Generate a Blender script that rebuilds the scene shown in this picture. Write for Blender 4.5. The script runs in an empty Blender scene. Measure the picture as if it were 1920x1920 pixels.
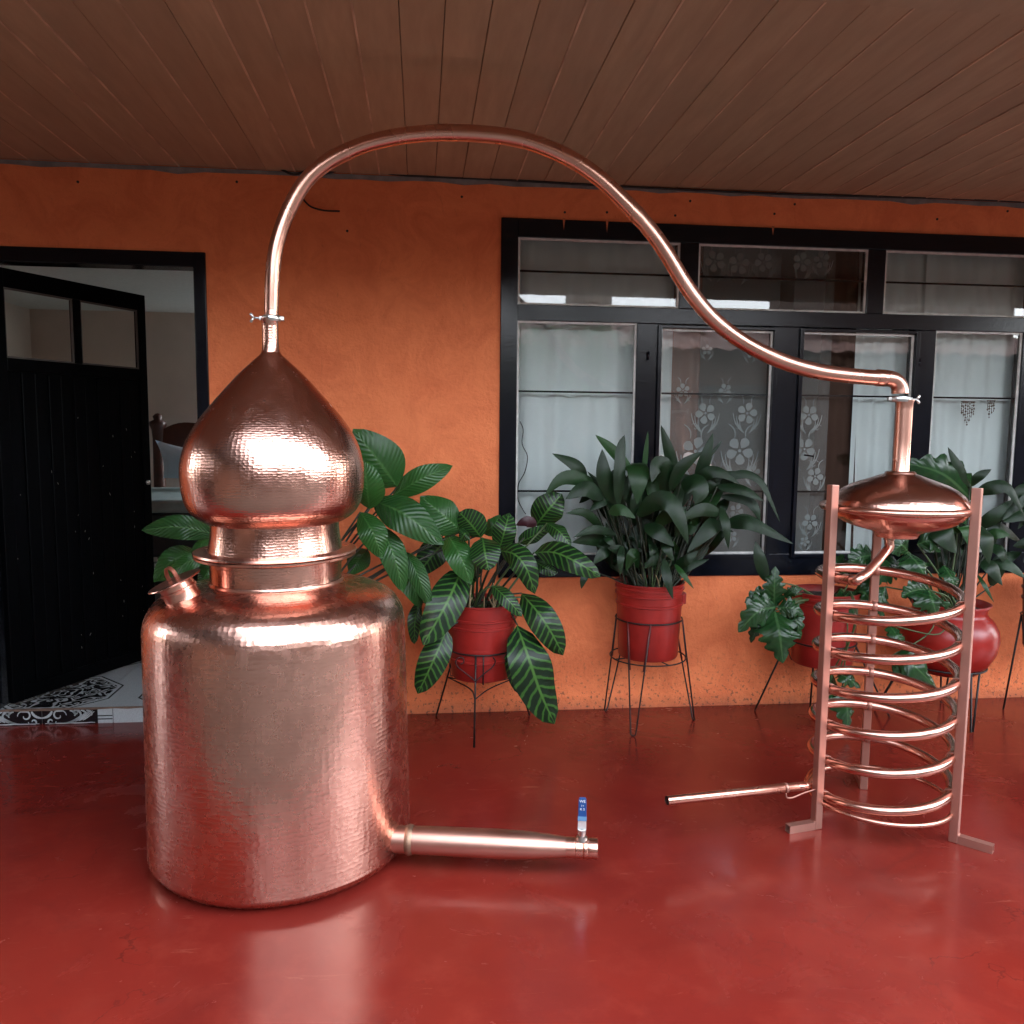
import bpy, math, random
from mathutils import Vector, Matrix
random.seed(7)
R = math.radians
sc = bpy.context.scene
COL = sc.collection

# ------------------------------------------------------------------ camera
F = 1550.0            # focal length in pixels of a 1920 wide picture
CAM_H, CAM_D = 1.40, 3.946
PITCH, YAW, ROLL = R(5.878), R(6.326), R(0.589)
_f = Vector((math.sin(YAW)*math.cos(PITCH), math.cos(YAW)*math.cos(PITCH), -math.sin(PITCH)))
_r = Vector((math.cos(YAW), -math.sin(YAW), 0)); _u = _r.cross(_f)
CR = _r*math.cos(ROLL) + _u*math.sin(ROLL); CU = _u*math.cos(ROLL) - _r*math.sin(ROLL); CF = _f
CP = Vector((0, -CAM_D, CAM_H))
cd = bpy.data.cameras.new('camera'); cam = bpy.data.objects.new('camera', cd); COL.objects.link(cam)
cd.sensor_width = 36; cd.lens = F/1920*36; cd.clip_start = .05; cd.clip_end = 900
m = Matrix((CR, CU, -CF)).transposed().to_4x4(); m.translation = CP
cam.matrix_world = m
sc.camera = cam

# ------------------------------------------------------------------ light
SUN_EL, SUN_AZ = R(46), R(83)        # bright veiled sky; the sun stands to the side, behind the roof
w = bpy.data.worlds.new('World'); sc.world = w; w.use_nodes = True
nt = w.node_tree; nt.nodes.clear()
sky = nt.nodes.new('ShaderNodeTexSky'); sky.sky_type = 'NISHITA'; sky.sun_disc = False
sky.sun_elevation = SUN_EL; sky.sun_rotation = SUN_AZ; sky.air_density = 1.0; sky.dust_density = .8; sky.ozone_density = 1.0
hs = nt.nodes.new('ShaderNodeHueSaturation'); hs.inputs['Saturation'].default_value = .30
bg = nt.nodes.new('ShaderNodeBackground'); bg.inputs[1].default_value = .15
wo = nt.nodes.new('ShaderNodeOutputWorld')
nt.links.new(sky.outputs[0], hs.inputs['Color']); nt.links.new(hs.outputs[0], bg.inputs[0]); nt.links.new(bg.outputs[0], wo.inputs[0])
sl = bpy.data.lights.new('sun', 'SUN'); sl.energy = .5; sl.angle = R(14); sl.color = (1, .95, .88)
so = bpy.data.objects.new('sun', sl); COL.objects.link(so)
sd = Vector((math.sin(SUN_AZ)*math.cos(SUN_EL), math.cos(SUN_AZ)*math.cos(SUN_EL), math.sin(SUN_EL)))
so.rotation_euler = sd.to_track_quat('Z', 'Y').to_euler(); so.location = (0, -6, 12)
vs = sc.view_settings; vs.view_transform = 'Standard'; vs.look = 'None'; vs.gamma = 1; vs.use_curve_mapping = False
vs.exposure = 3.8
sc.render.engine = 'CYCLES'
cy = sc.cycles; cy.use_denoising = True; cy.max_bounces = 10; cy.diffuse_bounces = 5; cy.glossy_bounces = 6
cy.transparent_max_bounces = 16; cy.sample_clamp_indirect = 6; cy.caustics_reflective = True; cy.blur_glossy = .6

# ------------------------------------------------------------------ helpers
def ray(px, py):
    return CF + CR*((px-960)/F) - CU*((py-960)/F)
def at(px, py, Y=0.0):
    "measured photo point -> world point on the plane y = Y"
    d = ray(px, py); return CP + d*((Y+CAM_D)/d.y)
def gr(px, py, z=0.0):
    d = ray(px, py); return CP + d*((z-CAM_H)/d.z)
def pxm(px, Y):
    "size in metres of px photo pixels at depth plane Y"
    return px/F*(Y+CAM_D)

def wloc(o):
    v = Vector((0, 0, 0))
    while o is not None:
        v += Vector(o.location); o = o.parent
    return v
def tag(o, label=None, cat=None, group=None, kind=None):
    if label: o['label'] = label
    if cat: o['category'] = cat
    if group: o['group'] = group
    if kind: o['kind'] = kind
    return o
def thing(name, loc, label, cat, group=None):
    o = bpy.data.objects.new(name, None); o.empty_display_size = .05; COL.objects.link(o); o.location = loc
    return tag(o, label, cat, group)

class MB:
    "collects faces for one mesh object (world coordinates)"
    def __init__(s): s.v = []; s.f = []; s.uv = {}; s.mi = []
    def add(s, vs, fs, uvs=None, mi=0):
        b = len(s.v); s.v += [Vector(p) for p in vs]
        for k, f in enumerate(fs):
            if uvs: s.uv[len(s.f)] = uvs[k]
            s.f.append([i+b for i in f]); s.mi.append(mi)
        return s
    def box(s, lo, hi, mi=0):
        x0, y0, z0 = lo; x1, y1, z1 = hi
        vs = [(x0,y0,z0),(x1,y0,z0),(x1,y1,z0),(x0,y1,z0),(x0,y0,z1),(x1,y0,z1),(x1,y1,z1),(x0,y1,z1)]
        return s.add(vs, [(0,3,2,1),(4,5,6,7),(0,1,5,4),(1,2,6,5),(2,3,7,6),(3,0,4,7)], mi=mi)
    def bar(s, a, b, wx, wz, up=(0,0,1)):
        "square bar from a to b"
        a = Vector(a); b = Vector(b); t = (b-a).normalized(); x = t.cross(Vector(up))
        if x.length < 1e-4: x = t.cross(Vector((1,0,0)))
        x.normalize(); z = x.cross(t)
        vs = []
        for p in (a, b):
            for i, j in ((-1,-1),(1,-1),(1,1),(-1,1)): vs.append(p + x*i*wx/2 + z*j*wz/2)
        return s.add(vs, [(0,1,2,3),(7,6,5,4),(0,4,5,1),(1,5,6,2),(2,6,7,3),(3,7,4,0)])
    def tube(s, pts, r, n=10, cap=True, closed=False):
        pts = [Vector(p) for p in pts]; N = len(pts)
        rr = r if isinstance(r, (list, tuple)) else [r]*N
        tg = []
        for i in range(N):
            if closed: t = pts[(i+1) % N]-pts[i-1]
            else: t = pts[min(i+1, N-1)]-pts[max(i-1, 0)]
            tg.append(t.normalized())
        nrm = tg[0].orthogonal().normalized(); vs = []; L = 0; Ls = []
        for i in range(N):
            if i:
                nrm = (nrm - tg[i]*nrm.dot(tg[i]))
                nrm = nrm.normalized() if nrm.length > 1e-6 else tg[i].orthogonal().normalized()
                L += (pts[i]-pts[i-1]).length
            Ls.append(L); bi = tg[i].cross(nrm)
            for k in range(n):
                a = 2*math.pi*k/n; vs.append(pts[i] + (nrm*math.cos(a)+bi*math.sin(a))*rr[i])
        fs = []; uv = []
        M = N if closed else N-1
        for i in range(M):
            j = (i+1) % N
            for k in range(n):
                k2 = (k+1) % n; fs.append((i*n+k, i*n+k2, j*n+k2, j*n+k))
                l1 = Ls[j] if j else L+.01
                c = 2*math.pi*rr[i]/n
                uv.append([(k*c, Ls[i]), ((k+1)*c, Ls[i]), ((k+1)*c, l1), (k*c, l1)])
        if cap and not closed:
            fs.append(tuple(range(n))[::-1]); uv.append([(0,0)]*n)
            fs.append(tuple((N-1)*n+k for k in range(n))); uv.append([(0,0)]*n)
        return s.add(vs, fs, uv)
    def lathe(s, prof, org, axis=(0,0,1), n=64, ref=None):
        "prof: list of (radius, height along axis)"
        org = Vector(org); ax = Vector(axis).normalized()
        x = Vector((0,1,0)) if abs(ax.y) < .9 else Vector((1,0,0))
        x = (x-ax*x.dot(ax)).normalized(); y = ax.cross(x)
        vs = []; Ls = []; L = 0; mr = max(r for r, h in prof)
        for i, (r_, h) in enumerate(prof):
            if i: L += math.hypot(r_-prof[i-1][0], h-prof[i-1][1])
            Ls.append(L)
            for k in range(n):
                a = 2*math.pi*k/n; vs.append(org + ax*h + (x*math.cos(a)+y*math.sin(a))*max(r_, 1e-5))
        fs = []; uv = []; c = 2*math.pi*mr/n
        for i in range(len(prof)-1):
            for k in range(n):
                k2 = (k+1) % n; fs.append((i*n+k, i*n+k2, (i+1)*n+k2, (i+1)*n+k))
                uv.append([(k*c, Ls[i]), ((k+1)*c, Ls[i]), ((k+1)*c, Ls[i+1]), (k*c, Ls[i+1])])
        return s.add(vs, fs, uv)
    def build(s, name, mats, parent=None, smooth=False, bevel=0, auto=None):
        org = wloc(parent) if parent else Vector((0,0,0))
        me = bpy.data.meshes.new(name); me.from_pydata([tuple(p-org) for p in s.v], [], s.f)
        if not isinstance(mats, (list, tuple)): mats = [mats]
        for m_ in mats: me.materials.append(m_)
        if len(mats) > 1: me.polygons.foreach_set('material_index', s.mi)
        if s.uv:
            ul = me.uv_layers.new(name='UVMap')
            for fi, uvs in s.uv.items():
                p = me.polygons[fi]
                for k, li in enumerate(p.loop_indices): ul.data[li].uv = uvs[k]
        if smooth:
            me.polygons.foreach_set('use_smooth', [True]*len(me.polygons))
            if auto:
                me.set_sharp_from_angle(angle=R(auto))
        me.update()
        o = bpy.data.objects.new(name, me); COL.objects.link(o)
        if parent: o.parent = parent
        if bevel:
            b = o.modifiers.new('bevel', 'BEVEL'); b.width = bevel; b.segments = 2; b.limit_method = 'ANGLE'
        return o

def curve(pts, n=8):
    "Catmull-Rom through points"
    P = [Vector(p) for p in pts]; P = [P[0]*2-P[1]] + P + [P[-1]*2-P[-2]]; out = []
    for i in range(1, len(P)-2):
        for k in range(n):
            t = k/n; a, b, c, d = P[i-1:i+3]
            out.append(.5*((2*b)+(c-a)*t+(2*a-5*b+4*c-d)*t*t+(3*b-a-3*c+d)*t*t*t))
    out.append(P[-2]); return out

# ------------------------------------------------------------------ materials
class NM:
    def __init__(s, name):
        s.m = bpy.data.materials.new(name); s.m.use_nodes = True; s.t = s.m.node_tree
        s.b = s.t.nodes['Principled BSDF']; s.out = s.t.nodes['Material Output']
    def n(s, typ, **kw):
        nd = s.t.nodes.new(typ)
        for k, v in kw.items():
            if k.startswith('i_'):
                nd.inputs[k[2:].replace('_', ' ')].default_value = v
            else: setattr(nd, k, v)
        return nd
    def l(s, a, b): s.t.links.new(a, b)
    def set(s, **kw):
        for k, v in kw.items():
            s.b.inputs[k.replace('_', ' ')].default_value = v
        return s
    def coords(s, kind='Object', scale=(1,1,1)):
        tc = s.n('ShaderNodeTexCoord'); mp = s.n('ShaderNodeMapping'); mp.inputs['Scale'].default_value = scale
        s.l(tc.outputs[kind], mp.inputs[0]); return mp.outputs[0]
    def noise(s, vec, scale, detail=4, rough=.55, dist=0):
        nd = s.n('ShaderNodeTexNoise'); nd.inputs['Scale'].default_value = scale; nd.inputs['Detail'].default_value = detail
        nd.inputs['Roughness'].default_value = rough; nd.inputs['Distortion'].default_value = dist
        s.l(vec, nd.inputs['Vector']); return nd.outputs['Fac']
    def ramp(s, fac, stops):
        nd = s.n('ShaderNodeValToRGB'); cr = nd.color_ramp
        while len(cr.elements) < len(stops): cr.elements.new(.5)
        for e, (p, c) in zip(cr.elements, stops):
            e.position = p; e.color = (*c, 1) if len(c) == 3 else c
        s.l(fac, nd.inputs[0]); return nd.outputs[0]
    def mix(s, fac, a, b):
        nd = s.n('ShaderNodeMix', data_type='RGBA')
        for i, v in ((0, fac), (6, a), (7, b)):
            if hasattr(v, 'links') or hasattr(v, 'is_linked'): s.l(v, nd.inputs[i])
            else: nd.inputs[i].default_value = v if i == 0 else (*v, 1)
        return nd.outputs[2]
    def math(s, op, a, b=0.0, c=None):
        nd = s.n('ShaderNodeMath', operation=op)
        for i, v in enumerate((a, b) if c is None else (a, b, c)):
            if hasattr(v, 'is_linked'): s.l(v, nd.inputs[i])
            else: nd.inputs[i].default_value = v
        return nd.outputs[0]
    def bump(s, h, strength=.3, dist=.01, prev=None):
        nd = s.n('ShaderNodeBump'); nd.inputs['Strength'].default_value = strength; nd.inputs['Distance'].default_value = dist
        s.l(h, nd.inputs['Height'])
        if prev is not None: s.l(prev, nd.inputs['Normal'])
        return nd.outputs[0]
    def col(s, c): s.l(c, s.b.inputs['Base Color'])
    def rgh(s, c): s.l(c, s.b.inputs['Roughness'])
    def nor(s, c): s.l(c, s.b.inputs['Normal'])

def mat_copper(name, cell=(1/.020, 1/.014), strength=.35, dist=.002, rough=(.20, .34), base=((.74,.43,.34), (.64,.345,.265)), streak=0):
    M = NM(name).set(Metallic=1.0)
    v = M.coords('UV'); ob = M.coords('Object')
    n1 = M.noise(ob, 3.5, 5); n2 = M.noise(ob, 28 if strength else 6, 4 if strength else 2)
    M.col(M.mix(M.ramp(n1, [(.3,(0,0,0)),(.7,(1,1,1))]), base[0], base[1]))
    tn = M.noise(M.coords('Object', (1,1,.45)), 5.5, 7, .68, .7)
    M.col(M.mix(M.ramp(tn, [(.52,(0,0,0)),(.76,((.42 if strength else .10),)*3)]), M.b.inputs['Base Color'].links[0].from_socket, (.46,.235,.20)))
    M.rgh(M.ramp(n2, [(.3,(rough[0],)*3),(.75,(rough[1],)*3)]))
    nrm = None
    if strength:
        vs_ = M.coords('UV', (cell[0], cell[1], 1))
        nd = M.n('ShaderNodeVectorMath', operation='ADD')
        wn = M.n('ShaderNodeTexNoise'); wn.inputs['Scale'].default_value = 9; M.l(v, wn.inputs['Vector'])
        sc_ = M.n('ShaderNodeVectorMath', operation='SCALE'); sc_.inputs['Scale'].default_value = .8; M.l(wn.outputs['Color'], sc_.inputs[0])
        M.l(vs_, nd.inputs[0]); M.l(sc_.outputs[0], nd.inputs[1])
        vo = M.n('ShaderNodeTexVoronoi', feature='F1'); vo.inputs['Scale'].default_value = 1
        vo.inputs['Randomness'].default_value = .45
        M.l(nd.outputs[0], vo.inputs['Vector'])
        nrm = M.bump(M.math('POWER', vo.outputs['Distance'], 2.0), strength, dist)
    wv = M.noise(M.coords('UV', (7, 2.2, 1)), 1.6, 3)
    if strength: M.nor(M.bump(wv, (.20 if streak else .12), .012, nrm))
    return M.m

def mat_plain(name, c, rough=.5, metallic=0.0, var=.12, scale=9, bump=0.0, spec=.5, coat=0.0):
    M = NM(name).set(Roughness=rough, Metallic=metallic)
    M.b.inputs['Specular IOR Level'].default_value = spec; M.b.inputs['Coat Weight'].default_value = coat
    ob = M.coords('Object'); n = M.noise(ob, scale, 5)
    a = tuple(x*(1-var) for x in c); b = tuple(min(1, x*(1+var)) for x in c)
    M.col(M.mix(M.ramp(n, [(.3,(0,0,0)),(.7,(1,1,1))]), a, b))
    if bump: M.nor(M.bump(M.noise(ob, scale*9, 4), bump, .004))
    return M.m

def mat_floor():
    M = NM('red_cement')
    ob = M.coords('Object'); a = M.noise(ob, 1.3, 6, .6, .6); b = M.noise(ob, 7, 6, .65); c = M.noise(ob, 60, 3)
    k = M.mix(M.ramp(a, [(.32,(0,0,0)),(.68,(1,1,1))]), (.112,.0108,.0080), (.165,.0165,.0105))
    k = M.mix(M.ramp(b, [(.50,(0,0,0)),(.78,(.55,)*3)]), k, (.195,.028,.018))
    k = M.mix(M.ramp(M.noise(ob, 2.6, 8, .7, 1.2), [(.58,(0,0,0)),(.74,(.35,)*3)]), k, (.065,.012,.010))
    vo = M.n('ShaderNodeTexVoronoi'); vo.inputs['Scale'].default_value = 9; M.l(ob, vo.inputs['Vector'])
    k = M.mix(M.ramp(vo.outputs['Distance'], [(.010,(.7,)*3),(.016,(0,0,0))]), k, (.24,.11,.08))
    sf = M.noise(M.coords('Object', (2.2,14,1)), 2.4, 6, .7, 1.5)
    k = M.mix(M.ramp(sf, [(.63,(0,0,0)),(.72,(.5,)*3)]), k, (.24,.062,.040))
    ve = M.n('ShaderNodeTexVoronoi', feature='DISTANCE_TO_EDGE'); ve.inputs['Scale'].default_value = .75
    wp = M.n('ShaderNodeVectorMath', operation='ADD'); wn = M.n('ShaderNodeTexNoise'); wn.inputs['Scale'].default_value = 3.0; wn.inputs['Detail'].default_value = 6; M.l(ob, wn.inputs['Vector']); M.l(ob, wp.inputs[0]); M.l(wn.outputs['Color'], wp.inputs[1]); M.l(wp.outputs[0], ve.inputs['Vector'])
    k = M.mix(M.math('MULTIPLY', M.ramp(ve.outputs['Distance'], [(.0,(.6,)*3),(.0016,(0,0,0))]), M.ramp(a, [(.5,(0,0,0)),(.62,(1,1,1))])), k, (.035,.008,.007))
    M.col(k)
    M.rgh(M.ramp(M.noise(ob, 3.2, 7, .68, .8), [(.32,(.09,)*3),(.5,(.20,)*3),(.72,(.36,)*3)]))
    M.b.inputs['Specular IOR Level'].default_value = .38
    M.nor(M.bump(c, .04, .003, M.bump(b, .10, .006))); return M.m

def mat_wall():
    M = NM('orange_stucco').set(Roughness=.75)
    ob = M.coords('Object'); a = M.noise(ob, 1.6, 6, .6, .4); f = M.noise(ob, 38, 6, .65); g = M.noise(ob, 130, 4)
    k = M.mix(M.ramp(a, [(.3,(0,0,0)),(.7,(1,1,1))]), (.78,.200,.066), (.87,.250,.090))
    k = M.mix(M.ramp(M.noise(ob, 5.5, 8, .7, 1.0), [(.42,(0,0,0)),(.66,(.75,)*3)]), k, (.68,.155,.052))
    st = M.noise(M.coords('Object', (26,26,9)), 1.0, 9, .75, .8)
    k = M.mix(M.ramp(st, [(.62,(0,0,0)),(.72,(.55,)*3)]), k, (.38,.085,.035))
    sp = M.n('ShaderNodeSeparateXYZ'); M.l(M.coords('Object'), sp.inputs[0])
    low = M.ramp(sp.outputs[2], [(.0,(1,1,1)),(.12,(.45,)*3),(.34,(0,0,0))])
    vo = M.noise(ob, 55, 3, .6); spots = M.ramp(vo, [(.575,(0,0,0)),(.63,(1,1,1))])
    k = M.mix(M.math('MULTIPLY', low, spots), k, (.09,.045,.028))
    k = M.mix(M.math('MULTIPLY', M.ramp(sp.outputs[2], [(.0,(.9,)*3),(.07,(0,0,0))]), M.noise(ob, 12, 3)), k, (.16,.05,.03))
    M.col(k); M.nor(M.bump(g, .35, .003, M.bump(f, .8, .010))); return M.m

def mat_ceiling():
    M = NM('brown_board').set(Roughness=.6)
    oi = M.n('ShaderNodeObjectInfo'); ob = M.coords('Object', (9,1.2,9)); n = M.noise(ob, 3, 6, .6)
    k = M.mix(M.ramp(n, [(.3,(0,0,0)),(.7,(1,1,1))]), (.35,.255,.155), (.44,.325,.20))
    k = M.mix(M.math('MULTIPLY', oi.outputs['Random'], .5), k, (.29,.205,.13))
    M.col(k); M.nor(M.bump(n, .2, .004)); return M.m

def mat_leaf(kind):
    M = NM('leaf_'+kind).set(Roughness=.34)
    v = M.coords('UV'); sp = M.n('ShaderNodeSeparateXYZ'); M.l(v, sp.inputs[0])
    a = M.math('ABSOLUTE', M.math('MULTIPLY', M.math('SUBTRACT', sp.outputs[0], .5), 2.0))
    oi = M.n('ShaderNodeObjectInfo'); ob = M.coords('Object')
    n = M.noise(ob, 22, 4)
    rib = M.ramp(a, [(.03,(1,1,1)),(.09,(0,0,0))])
    if kind == 'striped':
        p = M.math('SUBTRACT', sp.outputs[1], M.math('MULTIPLY', a, .13))
        p = M.math('ADD', M.math('MULTIPLY', p, 10.5), M.math('MULTIPLY', n, .55))
        tri = M.math('PINGPONG', p, .5)
        st = M.ramp(tri, [(.30,(0,0,0)),(.40,(1,1,1))])
        k = M.mix(st, (.0055,.020,.0075), (.036,.115,.020))
        k = M.mix(rib, k, (.060,.155,.030))
        h = M.math('MULTIPLY', tri, 1.0)
        edge = M.ramp(M.math('ADD', a, M.math('MULTIPLY', n, .25)), [(1.06,(0,0,0)),(1.12,(1,1,1))])
        k = M.mix(edge, k, (.16,.10,.045)); hs_ = .35
    elif kind == 'broad':
        p = M.math('SUBTRACT', sp.outputs[1], M.math('MULTIPLY', a, .22))
        tri = M.math('PINGPONG', M.math('MULTIPLY', p, 14), .5)
        k = M.mix(M.ramp(n, [(.3,(0,0,0)),(.7,(1,1,1))]), (.012,.052,.012), (.020,.076,.016))
        k = M.mix(M.math('MULTIPLY', oi.outputs['Random'], .7), k, (.022,.100,.014))
        k = M.mix(M.math('MULTIPLY', rib, .5), k, (.07,.17,.05)); h = tri; hs_ = .9
        M.b.inputs['Roughness'].default_value = .34
    elif kind == 'strap':
        p = M.math('PINGPONG', M.math('MULTIPLY', sp.outputs[0], 13), .5)
        k = M.mix(M.ramp(n, [(.3,(0,0,0)),(.7,(1,1,1))]), (.0045,.016,.0055), (.0085,.030,.0085))
        k = M.mix(M.ramp(oi.outputs['Random'], [(.78,(0,0,0)),(.95,(.9,)*3)]), k, (.018,.068,.013))
        tip = M.ramp(M.math('ADD', sp.outputs[1], M.math('MULTIPLY', n, .08)), [(1.0,(0,0,0)),(1.03,(.8,)*3)])
        k = M.mix(tip, k, (.10,.06,.03)); h = p; hs_ = .18; M.b.inputs['Roughness'].default_value = .42
    else:   # lobed
        p = M.math('SUBTRACT', sp.outputs[1], M.math('MULTIPLY', a, .18))
        tri = M.math('PINGPONG', M.math('MULTIPLY', p, 9), .5)
        k = M.mix(M.ramp(n, [(.3,(0,0,0)),(.7,(1,1,1))]), (.007,.032,.010), (.014,.056,.014))
        k = M.mix(M.math('MULTIPLY', rib, .6), k, (.06,.14,.05)); h = tri; hs_ = .5
        M.b.inputs['Roughness'].default_value = .26
    bl = M.noise(ob, 46, 5, .7); bl2 = M.noise(ob, 3.5, 2)
    k = M.mix(M.math('MULTIPLY', M.ramp(bl, [(.68,(0,0,0)),(.72,(.8,)*3)]), M.ramp(bl2, [(.45,(0,0,0)),(.6,(1,1,1))])), k, (.13,.10,.04))
    M.col(k)
    M.nor(M.bump(n, .12, .006, M.bump(h, hs_, .004)))
    M.b.inputs['Specular IOR Level'].default_value = .34
    tr = M.n('ShaderNodeBsdfTranslucent'); M.l(k, tr.inputs[0])
    mx = M.n('ShaderNodeMixShader'); mx.inputs[0].default_value = .12
    M.l(M.b.outputs[0], mx.inputs[1]); M.l(tr.outputs[0], mx.inputs[2]); M.l(mx.outputs[0], M.out.inputs[0])
    return M.m

def mat_glass(name='window_glass', fk=2.0):
    M = NM(name)
    fr = M.n('ShaderNodeFresnel'); fr.inputs[0].default_value = 1.52
    gl = M.n('ShaderNodeBsdfGlossy'); gl.inputs['Roughness'].default_value = .012
    ob = M.coords('Object')
    M.l(M.bump(M.noise(ob, 3.0, 2), .03, .01), gl.inputs['Normal'])
    tr = M.n('ShaderNodeBsdfTransparent'); tr.inputs[0].default_value = (.93,.95,.94,1)
    mx = M.n('ShaderNodeMixShader')
    M.l(M.math('MULTIPLY', fr.outputs[0], fk), mx.inputs[0]); M.l(tr.outputs[0], mx.inputs[1]); M.l(gl.outputs[0], mx.inputs[2])
    M.l(mx.outputs[0], M.out.inputs[0]); return M.m

def mat_cloth(name, c, transp=0.0, transl=.3):
    M = NM(name)
    df = M.n('ShaderNodeBsdfDiffuse'); df.inputs[0].default_value = (*c, 1)
    tl = M.n('ShaderNodeBsdfTranslucent'); tl.inputs[0].default_value = (*c, 1)
    m1 = M.n('ShaderNodeMixShader'); m1.inputs[0].default_value = transl
    M.l(df.outputs[0], m1.inputs[1]); M.l(tl.outputs[0], m1.inputs[2])
    tp = M.n('ShaderNodeBsdfTransparent'); m2 = M.n('ShaderNodeMixShader'); m2.inputs[0].default_value = transp
    M.l(m1.outputs[0], m2.inputs[1]); M.l(tp.outputs[0], m2.inputs[2]); M.l(m2.outputs[0], M.out.inputs[0])
    wv = M.noise(M.coords('Object', (260,260,260)), 1, 2)
    M.l(M.bump(wv, .15, .002), df.inputs['Normal'])
    return M.m

def mat_tile(orn):
    M = NM('tile_ornament' if orn else 'tile_plain').set(Roughness=.22)
    ob = M.coords('Object'); sp_ = M.noise(ob, 420, 2, .7)
    k = M.mix(M.ramp(sp_, [(.35,(0,0,0)),(.65,(1,1,1))]), (.30,.34,.35), (.50,.54,.55))
    if orn:
        s3 = M.n('ShaderNodeSeparateXYZ'); M.l(M.coords('Object'), s3.inputs[0]); c0 = gr(112, 1297, .08); pr_ = .67
        def cell(o_, c_): return M.math('ABSOLUTE', M.math('SUBTRACT', M.math('FRACT', M.math('ADD', M.math('DIVIDE', M.math('SUBTRACT', o_, c_), pr_), 10.5)), .5))
        x = cell(s3.outputs[0], c0.x); y = cell(s3.outputs[1], c0.y)
        d = M.math('MAXIMUM', M.math('MAXIMUM', x, y), M.math('MULTIPLY', M.math('ADD', x, y), .72))
        cxy = M.n('ShaderNodeCombineXYZ'); M.l(x, cxy.inputs[0]); M.l(y, cxy.inputs[1])
        nz = M.noise(cxy.outputs[0], 7.5, 1.2, .45, .9)
        sw = M.ramp(M.math('PINGPONG', M.math('MULTIPLY', nz, 8.0), .5), [(.27,(0,0,0)),(.31,(1,1,1))])
        k2 = M.mix(sw, (.010,.011,.013), (.40,.43,.44))
        ins = M.ramp(d, [(.36,(1,1,1)),(.364,(0,0,0))])
        k = M.mix(ins, k, k2)
        line = M.math('MULTIPLY', M.ramp(d, [(.385,(0,0,0)),(.388,(1,1,1))]), M.ramp(d, [(.398,(1,1,1)),(.401,(0,0,0))]))
        k = M.mix(line, k, (.012,.012,.014))
    M.col(k); return M.m

C_POT = mat_copper('hammered_copper_pot', (1/.0185, 1/.0135), .34, .0020, (.22,.32), streak=1)
C_HEAD = mat_copper('hammered_copper_head', (1/.0135, 1/.0078), .60, .0013, (.19,.29), streak=1)
C_PIPE = mat_copper('polished_copper_pipe', strength=0, rough=(.22,.34), base=((.72,.40,.31),(.62,.325,.245)))
C_COIL = mat_copper('copper_coil', strength=0, rough=(.18,.28), base=((.74,.42,.335),(.64,.345,.27)))
C_DISC = mat_copper('hammered_copper_disc', (1/.011, 1/.0085), .6, .0009, (.18,.28))
C_LEG = mat_plain('copper_paint', (.44,.22,.17), .40, .75, .08)
STEEL = mat_plain('steel', (.62,.62,.60), .28, 1.0, .06)
SOLDER = mat_plain('solder', (.30,.19,.13), .45, .9, .3, 40, .3)
FLOOR = mat_floor(); WALL = mat_wall(); CEIL = mat_ceiling()
BLACKP = mat_plain('navy_black_gloss_paint', (.004,.0052,.009), .17, 0, .25, 14, .10, .3)
DOORP = mat_plain('black_door_paint', (.0010,.0013,.0018), .42, 0, .3, 12, .05, .07)
CHIP = mat_plain('paint_chip', (.25,.24,.21), .7)
BEAD = mat_plain('pale_glazing_bead', (.60,.59,.56), .6, 0, .22, 18, .3)
GLASS = mat_glass()
CEMENT = mat_plain('grey_cement', (.20,.19,.18), .85, 0, .3, 14, .5)
DRIP = mat_plain('orange_drip', (.55,.15,.06), .6)
REDPOT = mat_plain('red_bucket_paint', (.26,.015,.011), .38, 0, .22, 10, .05)
REDCLAY = mat_plain('red_glazed_clay', (.25,.012,.008), .32, 0, .15, 10, .03)
SOIL = mat_plain('soil', (.025,.017,.011), .95, 0, .4, 40, .9)
IRON = mat_plain('black_iron_wire', (.012,.011,.011), .5, .3, .2)
CABLE = mat_plain('black_cable', (.012,.011,.010), .6)
STEM = mat_plain('green_stem', (.045,.075,.022), .5)
STEMD = mat_plain('dark_stem', (.014,.019,.008), .5)
DRYST = mat_plain('dry_stalk', (.26,.19,.10), .8)
L_STR, L_BRD, L_STP, L_LOB = (mat_leaf(k) for k in ('striped', 'broad', 'strap', 'lobed'))
PURPLE = mat_plain('purple_leaf_underside', (.035,.006,.010), .5)
CURT = mat_cloth('white_curtain_cloth', (.84,.89,.88), .02, .10)
SHEER = mat_cloth('sheer_curtain_cloth', (.60,.62,.61), .55, .4)
LACE = mat_cloth('lace_net_cloth', (.58,.60,.59), .70, .3)
EMBR = mat_cloth('lace_embroidery', (.70,.73,.72), .42, .3)
DRAPE = mat_cloth('brown_drape_cloth', (.050,.026,.019), 0, .1)
PINKD = mat_cloth('dusty_pink_drape_cloth', (.30,.15,.11), 0, .1)
ROOMW = mat_plain('cream_room_paint', (.60,.53,.47), .85, 0, .06, 3)
ROOMC = mat_plain('white_room_ceiling', (.62,.66,.64), .9, 0, .06, 40, .8)
WOOD = mat_plain('dark_red_wood', (.045,.012,.007), .35, 0, .3, 16)
PILLOW = mat_plain('pale_blue_cotton', (.55,.66,.78), .85, 0, .08, 8)
SHEET = mat_plain('green_grey_sheet', (.22,.29,.28), .85, 0, .15, 10)
MATT = mat_plain('dark_blue_bed_side', (.016,.022,.028), .8)
BLUEP = mat_plain('blue_plastic_sleeve', (.007,.055,.20), .35)
WHITEP = mat_plain('white_print', (.75,.78,.80), .5)
TILE_O, TILE_P = mat_tile(True), mat_tile(False)
TBLACK = mat_plain('tile_black_glaze', (.008,.008,.010), .2)
TLIGHT = mat_plain('tile_grey_print', (.42,.46,.47), .25, 0, .15, 200)

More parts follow.
